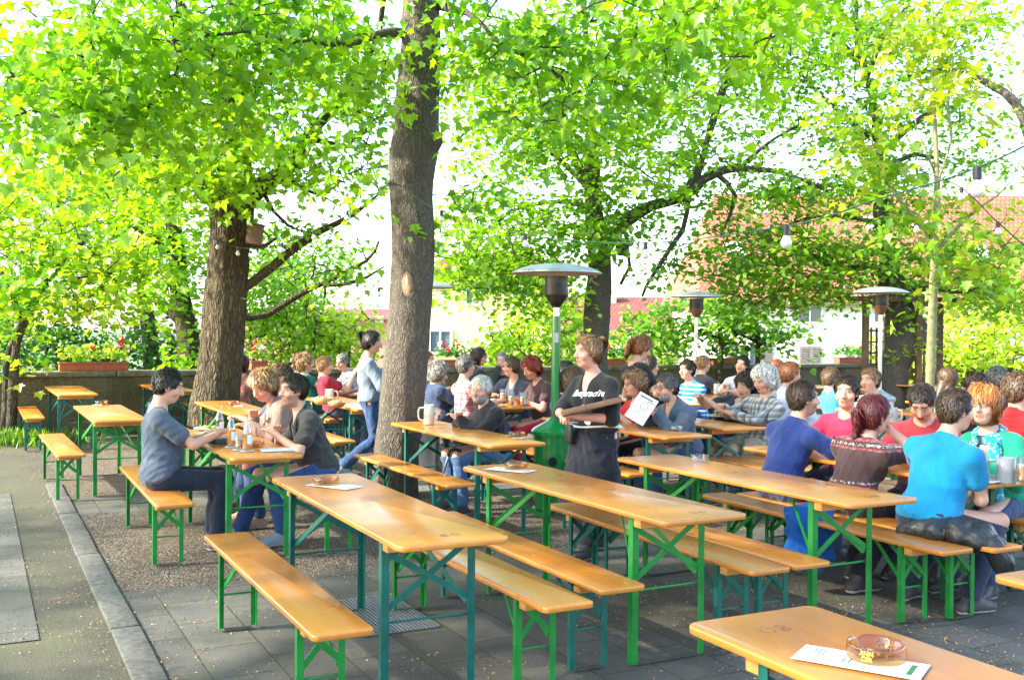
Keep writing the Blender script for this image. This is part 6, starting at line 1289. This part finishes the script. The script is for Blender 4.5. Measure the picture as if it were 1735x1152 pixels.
# nest boxes
c = W(432, 398, 13.55); o = thing('nest_box', 'brown nest box tilted on the thick left trunk', 'nest box', c); R_ = Matrix.Rotation(math.radians(9), 3, 'Y'); b = MB(); b.box((0, 0, 0), (.17, .17, .25), R_); b.build('box', plain('nestbox_brown', (.16, .085, .06), .7, var=.2), o, bevel=.004); b = MB(); b.box(R_ @ Vector((0, 0, .135)), (.20, .22, .02), R_); b.build('lid', plain('nestbox_brown', (.16, .085, .06), .7), o)
c = W(1054, 421, 17.7); o = thing('nest_box', 'dark nest box hanging below the fork of the central tree', 'nest box', c); b = MB(); b.box((0, 0, 0), (.22, .2, .24), R_); b.build('box', plain('nestbox_dark', (.06, .05, .045), .8), o, bevel=.004); b = MB(); b.lathe([(.001, .18), (.16, .12), (.16, .11), (.001, .115)], 20); b.build('lid', plain('nestbox_dark', (.06, .05, .045), .8), o)
# strings of bulbs
M_CORD = plain('cord_dark', (.02, .022, .02), .6); M_CORDG = plain('cord_green', (.03, .085, .065), .5); M_SOCK = plain('socket_black', (.015, .015, .016), .45); M_BULB = NT('frosted_bulb'); M_BULB.set(Base_Color=(.86, .87, .85), Roughness=.25, Transmission_Weight=.35, IOR=1.3); M_BULB = M_BULB.m
def lights(label, pts, bulbs, cord=M_CORD, r=.006, sc=1.0):
    P = np.array([W(*p) for p in pts]); o = thing('string_light', label, 'string light', P[0], 'strings of light bulbs'); Q = spline(P, 60); b = MB(); b.tube(Q - P[0], r, 6); b.build('cord', cord, o, smooth=True)
    for (px, py, d) in bulbs:
        w_ = W(px, py, d); i = int(np.argmin(np.linalg.norm((Q - w_)[:, [0, 2]], axis=1))); c = Q[i] - P[0]; b = MB(); b.lathe([(.001, .010), (.013, .008), (.0155, -.004), (.017, -.042), (.001, -.044)], 14, c); s_ = b.build('socket', M_SOCK, o, auto=40)
        b = MB(); b.lathe([(.001, -.0445), (.012, -.0445), (.015, -.053), (.0255, -.072), (.027, -.085), (.022, -.100), (.010, -.109), (.001, -.110)], 18, c); b.build('bulb', M_BULB, s_, smooth=True)
lights('string of bulbs from the big trunk sweeping to the upper right', [(668, 304, 10.15), (702, 332, 9.95), (745, 357, 9.7), (893, 398, 8.6), (1080, 412, 7.2), (1328, 384, 5.1), (1480, 340, 4.5), (1648, 288, 3.9), (1800, 215, 3.3)], [(748, 357, 9.7), (893, 398, 8.6), (1080, 412, 7.2), (1328, 384, 5.1), (1648, 288, 3.9)], M_CORDG, .0036)
lights('string of bulbs between the big trunk and the thick left trunk', [(668, 304, 10.15), (630, 333, 10.8), (590, 357, 11.5), (531, 392, 12.3), (481, 412, 12.9), (437, 421, 13.3), (402, 419, 13.45), (370, 409, 13.5), (352, 402, 13.7)], [(590, 357, 11.5), (531, 392, 12.3), (481, 412, 12.9), (437, 421, 13.3), (402, 419, 13.45), (370, 409, 13.5)])
lights('sagging dark cord with two bulbs behind the big trunk at left', [(416, 437, 13.9), (470, 456, 13.5), (527, 468, 13), (585, 482, 12.6), (640, 488, 12.4), (700, 494, 12.2), (760, 492, 13.5), (860, 486, 17)], [(527, 468, 13), (640, 488, 12.4)], M_CORD, .005)
lights('dark cord with bulbs crossing the upper right corner', [(1560, 290, 9.5), (1628, 318, 9), (1692, 378, 8.6), (1780, 455, 8.2)], [(1628, 318, 9), (1692, 378, 8.6)], M_CORD, .006)
# fallen blossom and bits: nobody could count them
rg = R3(77); n = 85000; T_ = rg.uniform(-1.5, 9, n); S_ = 1.0 + 15 * rg.random(n) ** 1.3; C = np.stack([T_ * CT - S_ * ST, T_ * ST + S_ * CT, np.full(n, .0115)], 1)
k = vnoise(np.c_[T_ * 1.3, S_ * 1.3, np.zeros(n)], 3) * .6 + vnoise(np.c_[T_ * 5, S_ * 5, np.zeros(n)], 4) * .4; e = np.minimum(np.abs((T_ - .8) % .334 - .0), np.abs(S_ - 6.9)); keep = (rg.random(n) < np.clip((k - .44) * 4.5, .03, 1)) | ((np.abs(T_ - .62) < .05) & (rg.random(n) < .8)); C = C[keep]; n = len(C)
N = np.array([0, 0, 1.0]) + rg.normal(size=(n, 3)) * .35; col = np.array([.42, .27, .12]) * rg.uniform(.5, 1.35, (n, 1)) + rg.uniform(-.03, .03, (n, 3)); col = np.clip(col, .02, 1)
lm_ = NT('litter'); a_ = lm_.n('ShaderNodeAttribute'); a_.attribute_name = 'Col'; lm_.set(Base_Color=a_.outputs['Color'], Roughness=.9)
lt = leaf_mesh('fallen_blossom', C, N, rg.normal(size=(n, 3)), rg.uniform(.007, .020, n), col, TINY * np.array([.55, 1]), None, lm_.m); tag(lt, 'pale dry blossom bits scattered over gravel and paving', 'litter', kind='stuff')
# grass tuft and ground plants under the left tree
rg = R3(5); o = thing('grass_tuft', 'bright grass growing round the twin stemmed tree at the left edge', 'grass', tuple(G(15, 752)) , None); n = 900; C = np.c_[rg.normal(0, .45, n), rg.normal(0, .25, n), rg.uniform(.02, .16, n)]; leaf_mesh('blades', C, rg.normal(size=(n, 3)) * np.array([1, 1, .2]), np.c_[rg.normal(0, .35, (n, 2)), np.ones(n)], rg.uniform(.10, .24, n), np.array([.10, .20, .015]) * rg.uniform(.6, 1.4, (n, 1)), TINY * np.array([.18, 1]), o); o['kind'] = 'stuff'
# ---------------------------------------------------------------- camera, light, sky
cam = bpy.data.cameras.new('camera'); co = bpy.data.objects.new('camera', cam); COL.objects.link(co)
cam.sensor_width = 36.0; cam.lens = 36.0 * FPX / 1735.0; cam.clip_end = 2000; cam.clip_start = .05
co.matrix_world = Matrix.Translation((0, 0, CAM_H)) @ Matrix.Rotation(PI / 2 - PITCH, 4, 'X') @ Matrix.Rotation(ROLL, 4, 'Z')
SC.camera = co
SUN_EL, SUN_AZ = math.radians(SUN[0]), math.radians(SUN[1])      # azimuth clockwise from straight ahead
sd = Vector((math.sin(SUN_AZ) * math.cos(SUN_EL), math.cos(SUN_AZ) * math.cos(SUN_EL), math.sin(SUN_EL)))
sl = bpy.data.lights.new('sun', 'SUN'); sl.energy = SUN[2]; sl.angle = math.radians(1.5); sl.color = (1, .93, .80)
so = bpy.data.objects.new('sun', sl); COL.objects.link(so); so.rotation_euler = sd.to_track_quat('Z', 'Y').to_euler(); so.location = (-20, -10, 30)
wd = bpy.data.worlds.new('World'); SC.world = wd; wd.use_nodes = True
nt = wd.node_tree; bg = nt.nodes['Background']
sky = nt.nodes.new('ShaderNodeTexSky'); sky.sky_type = 'NISHITA'; sky.sun_disc = False
sky.sun_elevation = SUN_EL; sky.sun_rotation = SUN_AZ; sky.air_density = 1.0; sky.dust_density = 1.6; sky.ozone_density = .6
nt.links.new(sky.outputs[0], bg.inputs[0]); bg.inputs[1].default_value = SKY
vs = SC.view_settings; vs.view_transform = 'Standard'; vs.look = 'None'; vs.gamma = 1; vs.exposure = EXPO; vs.use_curve_mapping = False
SC.render.engine = 'CYCLES'; cy = SC.cycles
cy.use_denoising = True; cy.max_bounces = 8; cy.diffuse_bounces = 4; cy.transmission_bounces = 6; cy.glossy_bounces = 3; cy.transparent_max_bounces = 8
cy.caustics_reflective = False; cy.caustics_refractive = False; cy.sample_clamp_indirect = 6
